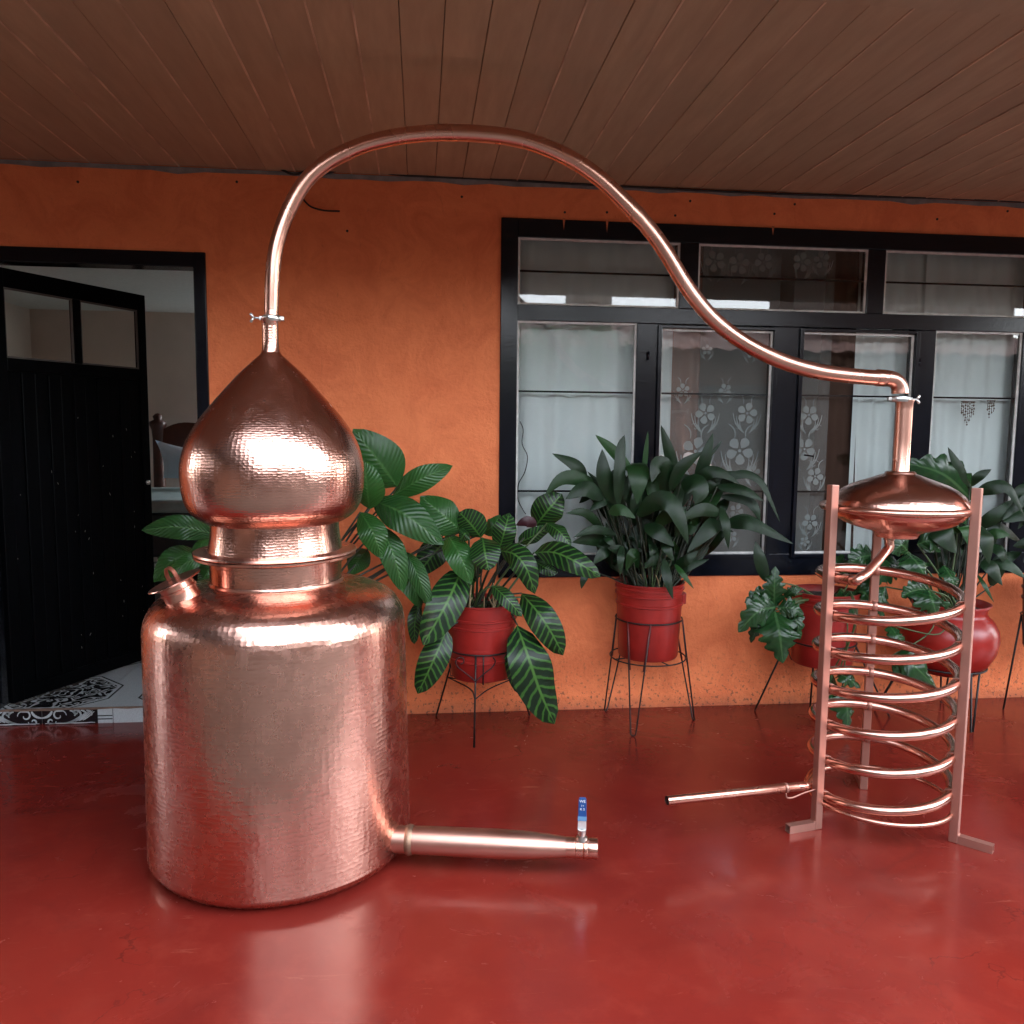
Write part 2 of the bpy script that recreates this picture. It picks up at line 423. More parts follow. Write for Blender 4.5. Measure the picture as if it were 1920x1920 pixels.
# ------------------------------------------------------------------ structure: ground, floor, ceiling
ZC = at(960, 340).z                                   # ceiling height
DEP = 2.05                                            # depth of the veranda roof
GROUND = mat_plain('courtyard_concrete', (.030,.028,.026), .85, 0, .2, 2.5, .3)
g = MB(); g.add([(-400,-400,-.12),(400,-400,-.12),(400,400,-.12),(-400,400,-.12)], [(0,1,2,3)])
tag(g.build('ground', GROUND), kind='structure')
tag(MB().box((-7.2,-2.28,-.118), (8.6,-.001,0)).build('floor', FLOOR), kind='structure')
ceiling = MB().box((-7.2,-DEP,ZC+.024), (8.6,.2,ZC+.11)).build('ceiling', mat_plain('roof_slab', (.12,.08,.06), .8)); tag(ceiling, kind='structure')
tag(MB().box((-7.2,-DEP-.12,2.365),(8.6,-DEP-.001,ZC+.11)).build('shade_beam', CEIL), kind='structure')  # unseen edge beam, added and hung low to darken the upper wall
STRIP = mat_plain('worn_joint_filler', (.52,.37,.25), .7, 0, .35, 6)
bw = .1255; x = -4.2; bme = None; k = 0
while x < 5.4:
    dz = random.uniform(0, .006)
    mb = MB().box((x+.0010, -DEP+.01, ZC+dz*.5), (x+bw-.0010, -.006, ZC+.022))
    mb.build('board', CEIL, ceiling, bevel=.002)
    if random.random() < .62: MB().box((x-.0030, -DEP+.012, ZC-.0016), (x+.0030, -.008, ZC+.004)).build('joint_strip', STRIP, ceiling)
    x += bw

# ------------------------------------------------------------------ house: wall with openings, window, door
house = thing('house', (0,0,0), 'orange stucco house front with black framed window and open black door', 'house')
WX0 = at(942, 411).x; WZ1 = at(942, 411).z; WZ0 = at(936, 1081).z; WX1 = 4.05
JX = at(384, 477).x; DZ1 = at(383, 475.5).z; DX0 = at(-26, 900).x-.05
FZ = at(100, 1328.5).z                                 # level of the room floor
print('ZC %.3f window %.3f %.3f %.3f door %.3f %.3f step %.3f' % (ZC, WX0, WZ0, WZ1, JX, DZ1, FZ))
def wall_mesh(xs, zs, holes, y0, y1):
    mb = MB(); inh = lambda x_, z_: any(a < x_ < b and c < z_ < d for a, b, c, d in holes)
    for i in range(len(xs)-1):
        for j in range(len(zs)-1):
            a, b, c, d = xs[i], xs[i+1], zs[j], zs[j+1]
            if inh((a+b)/2, (c+d)/2): continue
            mb.add([(a,y0,c),(b,y0,c),(b,y0,d),(a,y0,d)], [(0,1,2,3)])
            mb.add([(a,y1,c),(b,y1,c),(b,y1,d),(a,y1,d)], [(3,2,1,0)])
    for a, b, c, d in holes:
        mb.add([(a,y0,c),(b,y0,c),(b,y1,c),(a,y1,c)], [(0,1,2,3)]); mb.add([(a,y0,d),(b,y0,d),(b,y1,d),(a,y1,d)], [(3,2,1,0)])
        mb.add([(a,y0,c),(a,y0,d),(a,y1,d),(a,y1,c)], [(3,2,1,0)]); mb.add([(b,y0,c),(b,y0,d),(b,y1,d),(b,y1,c)], [(0,1,2,3)])
    return mb
wall_mesh([-5.2,DX0,JX,WX0,WX1,5.6], [-.1,WZ0,DZ1,WZ1,ZC+.02] if WZ0 < DZ1 < WZ1 else [-.1,WZ0,WZ1,DZ1,ZC+.02],
          [(DX0,JX,-.1,DZ1),(WX0,WX1,WZ0,WZ1)], 0, .15).build('wall', WALL, house)
# cement strip under the ceiling, with an uneven lower edge
mb = MB(); n = 90
top = [(-5+10.4*i/n, -.006, ZC-.001) for i in range(n+1)]
bot = [(-5+10.4*i/n, -.006, ZC-.015-.010*abs(math.sin(i*1.7)+.6*math.sin(i*.61))*random.random()) for i in range(n+1)]
bk_ = [(p[0], -.0005, p[2]-.001) for p in bot]
mb.add(bot+top, [(i, i+1, n+2+i, n+1+i) for i in range(n)]); mb.add(bk_+bot, [(i, i+1, n+2+i, n+1+i) for i in range(n)])
mb.build('cement_strip', CEMENT, house)
# nails and stains in the wall
for px, py in ((146,341),(444,341),(651,433),(866,369),(1059,398),(1138,398),(1266,404),(1294,377),(1490,383),(1452,401),(1757,411),(1889,396)):
    p = at(px, py)
    MB().lathe([(.0,.0),(.006,.0),(.005,.004),(0,.005)], p, (0,-1,0), 8).build('nail', CABLE, house)

# ---- window (part) with sub-parts
FY0, FY1 = -.012, .055
window = MB()
def fr(mb, x0, x1, z0, z1, y0=FY0, y1=FY1): return mb.box((x0,y0,z0),(x1,y1,z1))
def X(px, py): return at(px, py, FY0).x
def Z(px, py): return at(px, py, FY0).z
ztr0, ztr1 = Z(1080, 603), Z(1080, 573)               # transom
zb = Z(1200, 1040); zt = Z(1120, 449)
xl = X(969.5, 700)
xs_top = [(xl, X(1275.5,515)), (X(1310,515), X(1628,520)), (X(1660,525), X(1660,525)+.80), (X(1660,525)+.87, WX1-.07)]
xs_low = [(xl, X(1193,700)), (X(1236,800), X(1444,800)), (X(1499,800), X(1707,800)), (X(1746,800), X(1746,800)+.47), (X(1746,800)+.60, WX1-.07)]
xs_low = [p for p in xs_low if p[1]-p[0] > .08]; xs_top = [p for p in xs_top if p[1]-p[0] > .08]
fr(window, WX0-.006, xl, WZ0-.005, WZ1+.006); fr(window, WX1-.07, WX1+.006, WZ0-.005, WZ1+.006)
fr(window, xl, WX1-.07, zt, WZ1+.006); fr(window, xl, WX1-.07, WZ0-.005, zb)
fr(window, xl, WX1-.07, ztr0, ztr1, FY0+.002)
for (a, b), (c, d) in zip(xs_top, xs_top[1:]): fr(window, b, c, ztr1, zt, FY0+.003)
for (a, b), (c, d) in zip(xs_low, xs_low[1:]): fr(window, b, c, zb, ztr0, FY0+.003)
window = window.build('window', BLACKP, house, bevel=.003)
# opening casement frames stand proud of the fixed frame
for (a, b), pxs in ((xs_low[1], 0), (xs_low[2], 0)):
    mb = MB(); t = .019; y0, y1 = FY0-.012, FY0+.002
    mb.box((a-t,y0,zb-t),(a,y1,ztr0-.006)); mb.box((b,y0,zb-t),(b+t,y1,ztr0-.006))
    mb.box((a,y0,zb-t),(b,y1,zb)); mb.box((a,y0,ztr0-.02),(b,y1,ztr0-.006))
    mb.build('casement_frame', BLACKP, window, bevel=.002)
def pane(a, b, c, d):
    y = FY0+.022
    MB().add([(a,y,c),(b,y,c),(b,y,d),(a,y,d),(a,y+.004,c),(b,y+.004,c),(b,y+.004,d),(a,y+.004,d)], [(0,1,2,3)]).build('pane', GLASS, window)
    t = .0095
    for lo, hi in (((a,0,c),(a+t,0,d)), ((b-t,0,c),(b,0,d)), ((a+t,0,c),(b-t,0,c+t)), ((a+t,0,d-t),(b-t,0,d))):
        MB().box((lo[0], y-.010, lo[2]), (hi[0], y-.001, hi[2])).build('glazing_bead', BEAD, window)
lowtops = []
for i, (a, b) in enumerate(xs_low):
    zt_ = ztr0 - (.022 if i in (1, 2) else 0)
    pane(a, b, zb, zt_)
for a, b in xs_top: pane(a, b, ztr1, zt)
# security bars behind the panes
for (px, py), tops in (((1120,512),1), ((1080,735),0), ((1060,921),0)):
    z = at(px, py, .03).z
    MB().bar((xl-.01,.036,z), (WX1-.06,.036,z), .008, .009).build('security_bar', BLACKP, window)
# hinges and latch
for px, py in ((1216,667),(1216,985),(1724,680)):
    p = at(px, py, FY0-.01); MB().tube([p-Vector((0,0,.02)), p+Vector((0,0,.02))], .005, 8).build('hinge', BLACKP, window, True)
p = at(1508, 853, FY0); MB().bar(p, p+Vector((.035,-.03,-.006)), .010, .008).build('latch_handle', BLACKP, window)
for px, py, L in ((1057,413,18),(1138,414,22),(1449,429,12)):
    p = at(px, py, FY0-.001); l = pxm(L, 0)
    MB().add([(p.x-.006,p.y-.0015,WZ1+.012),(p.x+.008,p.y-.0015,WZ1+.012),(p.x+.0025,p.y-.003,p.z-l*.6),(p.x+.001,p.y-.003,p.z-l),(p.x-.0015,p.y-.003,p.z-l*.6)],
             [(4,3,2,1,0)][::1]).build('paint_drip', DRIP, window)

# ---- door frame and door
mb = MB(); t = .052
mb.box((JX-t*.95,-.012,-.02),(JX+.004,.10,DZ1+.004)); mb.box((DX0-.004,-.012,-.02),(DX0+t,.10,DZ1+.004)); mb.box((DX0+t,-.0105,DZ1-.062),(JX-t*.95,.0985,DZ1+.004))
mb.box((JX-t*.95-.012,.03,-.02),(JX-t*.95,.07,DZ1-.062))
mb.build('door_frame', BLACKP, house, bevel=.004)
# leaf: swung into the room about its left edge
pT = at(262, 540, .86); hx = DX0+t+.012; hinge = Vector((hx, .06, 0)); ddir = Vector((pT.x-hx, pT.y-.06, 0)); DW = ddir.length; ddir.normalize()
dn = Vector((ddir.y, -ddir.x, 0)); dz0, dz1 = FZ+.012, DZ1-.070
print('door leaf width %.3f top %.3f vs %.3f' % (DW, dz1, pT.z))
def dp(u, v, d=0.0): return hinge + ddir*u + dn*d + Vector((0,0,v))
def dbox(mb, u0, u1, v0, v1, d0, d1):
    P = [dp(u, v, d) for v in (v0, v1) for u, d in ((u0,d1),(u1,d1),(u1,d0),(u0,d0))]
    return mb.add(P, [(0,3,2,1),(4,5,6,7),(0,1,5,4),(1,2,6,5),(2,3,7,6),(3,0,4,7)])
mb = MB(); vg0, vg1 = dz1-.40, dz1-.085
um = DW*.505
dbox(mb, 0, .06, dz0, dz1, 0, .034); dbox(mb, DW-.05, DW, dz0, dz1, 0, .034)
dbox(mb, .06, DW-.05, vg1, dz1, .001, .033); dbox(mb, .06, DW-.05, vg0-.06, vg0, .001, .033); dbox(mb, .06, DW-.05, dz0, dz0+.07, .001, .033)
dbox(mb, um-.022, um+.022, vg0, vg1, .002, .032)
door = mb.build('door', DOORP, house, bevel=.003)
NS = 11; sw = (DW-.11)/NS
for i in range(NS):
    mb = MB(); u = .06+i*sw
    dbox(mb, u+.0018, u+sw-.0018, dz0+.07, vg0-.06, .008, .028 if i % 2 else .024); mb.build('slat', DOORP, door, bevel=.003)
mb = MB(); dbox(mb, .061, DW-.051, dz0+.071, vg0-.061, .003, .0075); mb.build('backing_sheet', DOORP, door)
DGL = mat_glass('dim_reflection_door_glass', .6)  # sky reflection turned down in the material so the panes look dull
for a, b in ((.06, um-.022), (um+.022, DW-.05)):
    MB().add([dp(a,vg0,.016), dp(b,vg0,.016), dp(b,vg1,.016), dp(a,vg1,.016)], [(0,1,2,3)]).build('pane', DGL, door)
    for u0, u1, v0, v1 in ((a,a+.008,vg0,vg1),(b-.008,b,vg0,vg1),(a+.008,b-.008,vg0,vg0+.008),(a+.008,b-.008,vg1-.008,vg1)):
        mb = MB(); dbox(mb, u0, u1, v0, v1, .018, .026); mb.build('glazing_bead', mat_plain('dull_bead', (.10,.09,.08), .7) if (a, u0) == (.06, .06) else bpy.data.materials['dull_bead'], door)
c = dp(DW-.026, FZ+1.0, .034)
MB().lathe([(0,.012),(.008,.012),(.012,.008),(.013,0)], c, dn, 16).build('lock', STEEL, door, True)
for k in range(26):
    u = random.uniform(.05, DW-.06); v = random.uniform(dz0+.15, dz0+1.35)
    a = random.uniform(-.5,.5); l = random.uniform(.003,.009); q = dp(u, v, .0285)
    s1 = ddir*l*math.sin(a)+Vector((0,0,l*math.cos(a))); s2 = ddir*.0018
    MB().add([q-s1-s2, q-s1*.8+s2, q+s1+s2*.6, q+s1*.7-s2], [(0,1,2,3)]).build('paint_chip', CHIP, door)

# ---- bedroom and front room behind the wall
def room(name, x0, x1, y0, y1, z0, z1, holes=()):
    xs = sorted({x0, x1, *[h[0] for h in holes], *[h[1] for h in holes]}); zs = sorted({z0, z1, *[h[2] for h in holes], *[h[3] for h in holes]})
    mb = wall_mesh(xs, zs, list(holes), y1, y1+.1)
    for a in (x0, x1):
        s = -.08 if a == x0 else .08
        mb.box((min(a,a+s), y0, z0-.1), (max(a,a+s), y1, z1+.1))
    o = mb.build(name, ROOMW); tag(o, kind='structure')
room('bedroom_wall', -3.6, -.28, .152, 4.3, 0, 2.50, [(-1.75,-.45,.75,2.25)])
tag(MB().box((-3.7,.152,2.44),(-.20,4.45,2.54)).build('bedroom_ceiling', ROOMC), kind='structure')
room('front_room_wall', -.10, 5.0, .152, 3.4, -.1, 2.50)
tag(MB().box((-.18,.152,2.44),(5.1,3.5,2.54)).build('front_room_ceiling', ROOMC), kind='structure')
tag(MB().box((-.18,.152,-.1),(5.1,3.5,FZ)).build('front_room_floor', mat_plain('dim_room_floor', (.12,.10,.09), .5)), kind='structure')
bfl = MB().box((-3.7,.02,-.1),(-.20,4.4,FZ-.008)).build('bedroom_floor', mat_plain('grout', (.05,.05,.05), .9)); tag(bfl, kind='structure')
tsz = .335; nx = 9
for i in range(nx):
    for j in range(9):
        x0 = -1.30-(i+0)*tsz + tsz*.25; y0 = .002+j*tsz
        if x0+tsz > JX-.03 and y0 < .15: x1 = JX-.055
        else: x1 = x0+tsz
        if x1-x0 < .05 or x0 < -3.6: continue
        orn = (i+j) % 2 == 1
        MB().box((x0+.0015,y0+.0015,FZ-.007),(x1-.0015,y0+tsz-.0015,FZ)).build('tile', TILE_O, bfl)
# step riser tiles with printed scrolls
def ribbon(mb, pts, wd, y):
    for i in range(len(pts)-1):
        a, b = Vector(pts[i]), Vector(pts[i+1]); d = (b-a)
        if d.length < 1e-6: continue
        n_ = Vector((-d.y, d.x)).normalized()
        w0 = wd*(.35+.65*math.sin(math.pi*min(1, (i+.6)/len(pts)))); w1 = wd*(.35+.65*math.sin(math.pi*min(1, (i+1.6)/len(pts))))
        q = [a-n_*w0/2, b-n_*w1/2, b+n_*w1/2, a+n_*w0/2]
        fw_ = (q[1]-q[0]).x*(q[3]-q[0]).y-(q[1]-q[0]).y*(q[3]-q[0]).x > 0
        mb.add([(p.x, y, p.y) for p in q], [(0,1,2,3) if fw_ else (3,2,1,0)])
xa, xb, xc = at(185,1345).x, at(214,1345).x, JX
mid = at(81,1345).x
step = MB().box((-3.4,-.004,-.001),(JX-.001,.019,FZ-.008)).build('door_step', CEMENT); tag(step, kind='structure')
riser = [(mid, xa, TBLACK), (2*mid-xa, mid-.002, TBLACK), (xa+.0, xb-.002, TLIGHT), (xb, xc-.002, TLIGHT), (2*mid-xb, 2*mid-xa-.002, TLIGHT), (2*mid-xb-.335, 2*mid-xb-.002, TLIGHT), (2*mid-xb-.67, 2*mid-xb-.337, TBLACK)]
H = FZ-.003
for a, b, mt in riser:
    tl = MB().box((a+.001,-.011,.0005),(b-.001,-.0045,H)).build('riser_tile', mt, step)
    if mt is TBLACK and b > mid-.1:
        sg = 1 if a == mid else -1; o = mid; mb = MB(); y = -.0118
        def S(pts, wd): ribbon(mb, [(o+sg*u, min(max(v*H, .0055), H-.0055)) for u, v in pts], wd, y)
        W = xa-mid
        S([(.045*math.cos(t_), 1.02-.55*math.sin(t_)) for t_ in [i*.16 for i in range(11)]], .012)
        cxs = [(W*.30, .62, .034, 1), (W*.16, .22, .022, -1), (W*.62, .80, .018, 1)]
        for cx_, cz_, r_, s_ in cxs:
            S([(cx_ + r_*(1-i/26)*math.cos(s_*(i*.30)), cz_ + r_/H*(1-i/26)*math.sin(s_*i*.30)) for i in range(22)], .008)
        for q in range(6):
            u0 = W*(.38+.07*q)
            S([(u0+W*.34*t_, .10+.12*q*t_ + .55*t_*t_ + .10*q*.3) for t_ in [i/8 for i in range(9)] if .10+.12*q*t_+.55*t_*t_+.03*q < .98], .0058)
        for q in range(4):
            u0 = W*(.50+.10*q)
            S([(u0+W*.10*math.sin(t_*2.2), .98-.42*t_) for t_ in [i/6 for i in range(7)]], .009)
        S([(W*(.05+.9*i/12), .06+.04*math.sin(i*1.3)) for i in range(13)], .006)
        mb.build('tile_print', TLIGHT, tl)
    elif mt is TLIGHT and b-a < .12:
        mb = MB(); y = -.0118
        for v in (.30, .52): ribbon(mb, [(a, v*H), (b-.001, v*H)], .006, y)
        mb.build('tile_print', TBLACK, tl)
mb = MB(); n = 40; ex = [-3.3+(JX-.06+3.3)*i/n for i in range(n+1)]
mb.add([(x_,-.0125,H+random.uniform(-.004,.001)) for x_ in ex]+[(x_,-.0125,FZ+.0015) for x_ in ex]+[(x_,.001,FZ+.0015) for x_ in ex],
       [(i,i+1,n+2+i,n+1+i) for i in range(n)]+[(n+1+i,n+2+i,2*n+3+i,2*n+2+i) for i in range(n)])
mb.build('step_edge', mat_plain('worn_edge', (.16,.10,.07), .8, 0, .4, 30), step)

# ---- bed seen through the doorway
YB = 2.6
bx0 = at(283, 900, YB).x; zt_b = at(330, 938, YB).z
bed = thing('bed', (bx0+.5, YB+.6, FZ), 'dark wooden bed with carved headboard in the room behind the door', 'bed')
mx0, mx1 = bx0-.55, bx0+1.5
MB().box((mx0,YB,FZ+.30),(mx1,YB+1.35,zt_b-.10)).build('bed_side', MATT, bed, bevel=.02)
MB().box((mx0-.01,YB-.012,zt_b-.10),(mx1+.01,YB+1.36,zt_b)).build('sheet', SHEET, bed, bevel=.025)
for px_ in (mx0+.04, mx1-.04):
    for py_ in (YB+.06, YB+1.28): MB().box((px_-.035,py_-.035,FZ),(px_+.035,py_+.035,FZ+.30)).build('leg', WOOD, bed)
YH = YB+1.42
ph0 = at(298, 925, YH); ph1 = at(296, 793, YH)
MB().lathe([(.04,FZ),(.055,FZ+.3),(.05,ph1.z-.15),(.058,ph1.z-.06),(.075,ph1.z-.02),(.075,ph1.z+.01),(.035,ph1.z+.03),(.045,ph1.z+.06),(.02,ph1.z+.085),(0,ph1.z+.09)], (ph1.x,YH,0), n=20).build('headboard_post', WOOD, bed, True)
mb = MB(); zt0 = at(310, 806, YH).z; n = 30; L = 1.5
tp = [(ph1.x+.04+L*i/n, zt0+.10*math.sin(math.pi*min(1, i/n*1.02))**.8+.025*math.sin(i/n*16)) for i in range(n+1)]
bt = [(x_, at(330,845,YH).z-.05*math.sin(math.pi*i/n)) for i, (x_, z_) in enumerate(tp)]
vs_ = [(x_,YH-.02,z_) for x_, z_ in tp]+[(x_,YH-.02,z_) for x_, z_ in bt]+[(x_,YH+.02,z_) for x_, z_ in tp]
mb.add(vs_, [(n+1+i,n+2+i,i+1,i) for i in range(n)]+[(i,i+1,2*n+3+i,2*n+2+i) for i in range(n)])
mb.build('headboard', WOOD, bed)
pc = at(366, 876, YB+1.2); pl = MB(); nu, nv = 14, 10
def pil(u, v, s): 
    a = (1-abs(u)**3.2)*(1-abs(v)**3.2)
    return Vector((pc.x+u*.31*(1-.10*(1-v*v)), pc.y-.10*v+s*.10*a**.6, pc.z+v*.175*(1-.16*(1-u*u))-.05*u+.02))
grid = [pil(-1+2*i/nu, -1+2*j/nv, s) for s in (-1,1) for j in range(nv+1) for i in range(nu+1)]
pl.add(grid, [tuple(s*(nu+1)*(nv+1)+q for q in ((j*(nu+1)+i, j*(nu+1)+i+1, (j+1)*(nu+1)+i+1, (j+1)*(nu+1)+i))) for s in (0,1) for j in range(nv) for i in range(nu)])
tag(pl.build('pillow', PILLOW, None, True), 'pale blue pillow propped against the wooden headboard', 'pillow')

# ---- curtains
def curtain(name, x0, x1, z0, z1, y, mt, amp, nf, label, cat='curtain', flare=0.0, group=None):
    mb = MB(); n = max(24, int(nf*10)); mrows = 10; ph = random.uniform(0, 6)
    V = []
    for j in range(mrows+1):
        v = j/mrows
        for i in range(n+1):
            u = i/n; xx = x0+(x1-x0)*u + flare*(1-v)*(u-.5)
            V.append((xx, y+amp*math.sin(u*nf*6.283+ph+.5*math.sin(v*2.2+u*5))*(.6+.4*(1-v)), z0+(z1-z0)*v))
    mb.add(V, [(j*(n+1)+i, j*(n+1)+i+1, (j+1)*(n+1)+i+1, (j+1)*(n+1)+i) for j in range(mrows) for i in range(n)])
    return tag(mb.build(name, mt, None, True), label, cat, group)
YC = .085
def CX(px): return at(px, 800, YC).x
zc0, zc1 = WZ0+.005, WZ1-.02
curtain('white_curtain', CX(940), CX(1242), zc0, zc1, YC+.02, CURT, .015, 6, 'white curtain behind the leftmost tall pane')
curtain('white_curtain', CX(1228), CX(1262), zc0, zc1, YC+.05, CURT, .008, 1, 'narrow white curtain edge left of the pink drape')
curtain('pink_drape', CX(1248), CX(1318), zc0, zc1, YC+.07, PINKD, .014, 2, 'dusty pink drape behind the flowered lace curtain')
curtain('brown_drape', CX(1545), CX(1602), zc0, zc1, YC+.05, DRAPE, .016, 2, 'dark brown drape between lace and white curtains', flare=.10)
curtain('white_curtain', CX(1600), CX(1735), zc0, zc1, YC+.03, CURT, .014, 4, 'white curtain right of the dark brown drape')
curtain('white_curtain', CX(1722), CX(1905), zc0, zc1, YC+.02, CURT, .015, 5, 'white curtain behind the two hanging ornaments')
curtain('brown_drape', CX(1896), CX(2060), zc0, zc1, YC+.06, DRAPE, .018, 4, 'dark brown drape at the right edge of the window')
def flower(mb, c, r, y, rot=0.0, np_=5):
    for k in range(np_):
        a = rot+2*math.pi*k/np_; d = Vector((math.cos(a), math.sin(a))); t_ = Vector((-d.y, d.x))
        o_ = [(c[0]+q[0], y, c[1]+q[1]) for q in [d*r*.20, d*r*.45+t_*r*.26, d*r*.75+t_*r*.36, d*r*.97+t_*r*.20, d*r*1.02, d*r*.97-t_*r*.20, d*r*.75-t_*r*.36, d*r*.45-t_*r*.26]]
        mb.add(o_, [tuple(range(8))])
    n_ = 10; mb.add([(c[0]+r*.12*math.cos(i*.628), y-.0006, c[1]+r*.12*math.sin(i*.628)) for i in range(n_)], [tuple(range(n_))])
def scroll(mb, c, r, y, rot, sgn=1):
    pts = [(c[0]+r*(1-i/30)*math.cos(rot+sgn*i*.22), c[1]+r*(1-i/30)*math.sin(rot+sgn*i*.22)) for i in range(26)]
    ribbon(mb, pts, r*.16, y)
def frond(mb, a, b, r, y, bend):
    a = Vector(a); b = Vector(b); d = b-a; n_ = Vector((-d.y, d.x))
    ribbon(mb, [tuple(a+d*t_+n_*bend*math.sin(math.pi*t_)) for t_ in [i/10 for i in range(11)]], r, y)
def lace(x0, x1, label, flowers, seedv):
    lc = curtain('lace_curtain', x0, x1, zc0, zc1, YC, LACE, .0012, 3, label, 'curtain')
    mb = MB(); rnd = random.Random(seedv); y = YC-.006
    for px, py, rp in flowers:
        c = at(px, py, YC); r = pxm(rp, YC); c2 = (c.x, c.z)
        if not (x0-.01 < c.x < x1+.01): continue
        flower(mb, c2, r, y, rnd.uniform(0, 1.2))
        for sx in (-1, 1):
            def inb(q): return (min(max(q[0], x0+.004), x1-.004), q[1])
            if x0+r*.5 < c.x+sx*r*1.0 < x1-r*.5: scroll(mb, inb((c.x+sx*r*1.0, c.z-r*1.35)), r*.42, y-.0003, .5 if sx > 0 else 2.6, sx)
            for q in range(3):
                frond(mb, inb((c.x+sx*r*.25, c.z-r*1.9)), inb((c.x+sx*r*(.7+.35*q), c.z-r*(.9-.25*q)+r*.4)), r*.11, y-.0005, -.12*sx)
            frond(mb, inb((c.x+sx*r*.4, c.z+r*.9)), inb((c.x+sx*r*.9, c.z+r*1.9)), r*.10, y-.0004, .2*sx)
    mb.build('lace_pattern', EMBR, lc)
lace(CX(1258), CX(1452), 'sheer lace curtain with white flowers behind the left opening casement',
     [(1325,656,10),(1406,662,10),(1280,732,13),(1359,732,13),(1322,775,20),(1400,775,20),(1303,846,27),(1386,845,27),(1345,890,15),(1412,886,14),(1380,958,14),(1340,960,12),(1300,950,14),(1370,1005,12),(1340,490,20),(1385,495,20),(1431,492,18)], 3)
lace(CX(1478), CX(1552), 'narrow lace curtain strip behind the right opening casement',
     [(1512,688,10),(1516,778,19),(1507,842,22),(1527,893,17),(1518,978,16),(1508,1015,10),(1502,492,18),(1540,488,16)], 5)
# hanging charms behind the right pane
for nm, (px, py), wpx, hpx, lab in (('wind_chime', (1814,752), 30, 48, 'brown wind chime hanging from the window bar, the wider one'), ('bead_charm', (1857,750), 18, 36, 'small brown bead charm hanging right of the wind chime')):
    p = at(px, py, .03); t = thing(nm, p, lab, 'ornament'); wd = pxm(wpx, .03); hh = pxm(hpx, .03)
    MB().tube([(p.x-wd/2,.024,p.z-.004),(p.x+wd/2,.024,p.z-.004)], .0025, 6).build('rod', WOOD, t)
    for k in range(7 if wpx > 20 else 4):
        u = -.5+(k+.5)/(7 if wpx > 20 else 4); xx = p.x+u*wd; ln = hh*(1-.9*abs(u)*.9)*random.uniform(.8,1.1); mb = MB()
        mb.tube([(xx,.024,p.z),(xx,.024,p.z-ln)], .0007, 4)
        z_ = p.z-.006
        while z_ > p.z-ln:
            r_ = random.uniform(.0025,.0055); mb.lathe([(0,-r_*1.4),(r_,0),(0,r_*1.4)], (xx+random.uniform(-.002,.002),.024,z_), n=6); z_ -= r_*2.6+random.uniform(0,.004)
        mb.build('strand', mat_plain('shell_brown', (.11,.065,.04), .6) if 'shell_brown' not in bpy.data.materials else bpy.data.materials['shell_brown'], t)
tag(MB().tube(curve([at(*q, .045) for q in ((975,790),(981,806),(979,832),(989,856),(984,885),(972,908),(971,935),(980,955),(986,964))], 5), .0022, 6).build('thin_wire', CABLE, None, True), 'thin black wire dangling inside the leftmost tall pane', 'wire')

# ---- cables under the ceiling
pts = [(-60,281),(60,289),(140,292),(260,297),(360,303),(420,306),(480,308),(508,309),(528,318),(550,327),(575,321),(605,315)]
tag(MB().tube(curve([at(*q, -.02) for q in pts], 5), .0052, 7).build('electric_cable', CABLE, None, True), 'black cable sagging under the ceiling left of the copper arch', 'cable')
pts = [(596,328),(625,322),(650,312),(668,309),(690,312),(712,320),(740,327),(800,331),(900,335),(960,338),(1080,345),(1250,354),(1450,363),(1650,369),(1800,373),(2000,383)]
tag(MB().tube(curve([at(*q, -.02) for q in pts], 5), .0052, 7).build('electric_cable', CABLE, None, True), 'black cable running along the wall top right of the arch', 'cable')
tag(MB().tube(curve([at(560,362,-.001), at(577,383,-.02), at(592,391,-.022), at(612,395,-.025), at(637,396,-.03)], 5), .004, 7).build('cable_stub', CABLE, None, True), 'short dark cable stub sticking out of the orange wall', 'cable')

# ------------------------------------------------------------------ the copper still
def pm(px, P): return px/F*(Vector(P)-CP).dot(CF)
YB_ = -1.235
AX = at(529.5, 1400, YB_); AX.z = 0
AXD = Vector((-.0077, 0, 1))          # the still leans a trifle
def zz(py, cx=516): 
    d = ray(cx, py); return (CP + d*((YB_+CAM_D)/d.y)).z
def prof(lst, k=.962):
    out = []
    for h, py in lst:
        z = zz(py); out.append((pm(h, (AX.x, AX.y, z))*k, z))
    return out
pot = thing('copper_pot', AX, 'big hammered copper pot still boiler standing on the red floor', 'pot still')
sh = prof([(244,1560),(244.5,1400),(244.5,1260),(244.5,1172),(243.5,1158),(241,1146),(236,1134),(228,1123),(216,1113),(200,1105),(180,1099),(160,1094.5),(140,1091),(127,1088.5)])
rb = sh[0][0]; fil = .062
body = [(0.0,.004),(rb*.6,.003),(rb-fil*1.15,.0)] + [(rb-fil+fil*math.sin(a), fil-fil*math.cos(a)) for a in [i*math.pi/16 for i in range(1, 9)]]
zs_ = [fil+(sh[0][1]-fil)*i/4 for i in range(1, 4)]
body += [(rb, z) for z in zs_] + sh
MB().lathe(body, (AX.x,AX.y,0), AXD, n=128).build('body', C_POT, pot, True, auto=40)
nk = prof([(124.5,1089),(123,1084),(123.5,1065),(124.5,1046)])
MB().lathe(nk, (AX.x,AX.y,0), AXD, n=96).build('neck', C_DISC, pot, True)
fl0, fl1 = zz(1040.5), zz(1035.5); fr_ = prof([(152,1035)])[0][0]; fi = prof([(124,1040)])[0][0]
MB().lathe([(fi,fl0),(fr_-.004,fl0-.001),(fr_,fl0+.002),(fr_,fl1-.001),(fr_-.003,fl1),(fi*.93,fl1)], (AX.x,AX.y,0), AXD, n=96).build('flange', C_PIPE, pot, True, auto=35)
MB().lathe([(fi*1.005,nk[0][1]-.006),(fi*1.03,nk[0][1]+.001),(fi*1.005,nk[0][1]+.010)], (AX.x,AX.y,0), AXD, n=96).build('neck_seam', C_PIPE, pot, True)
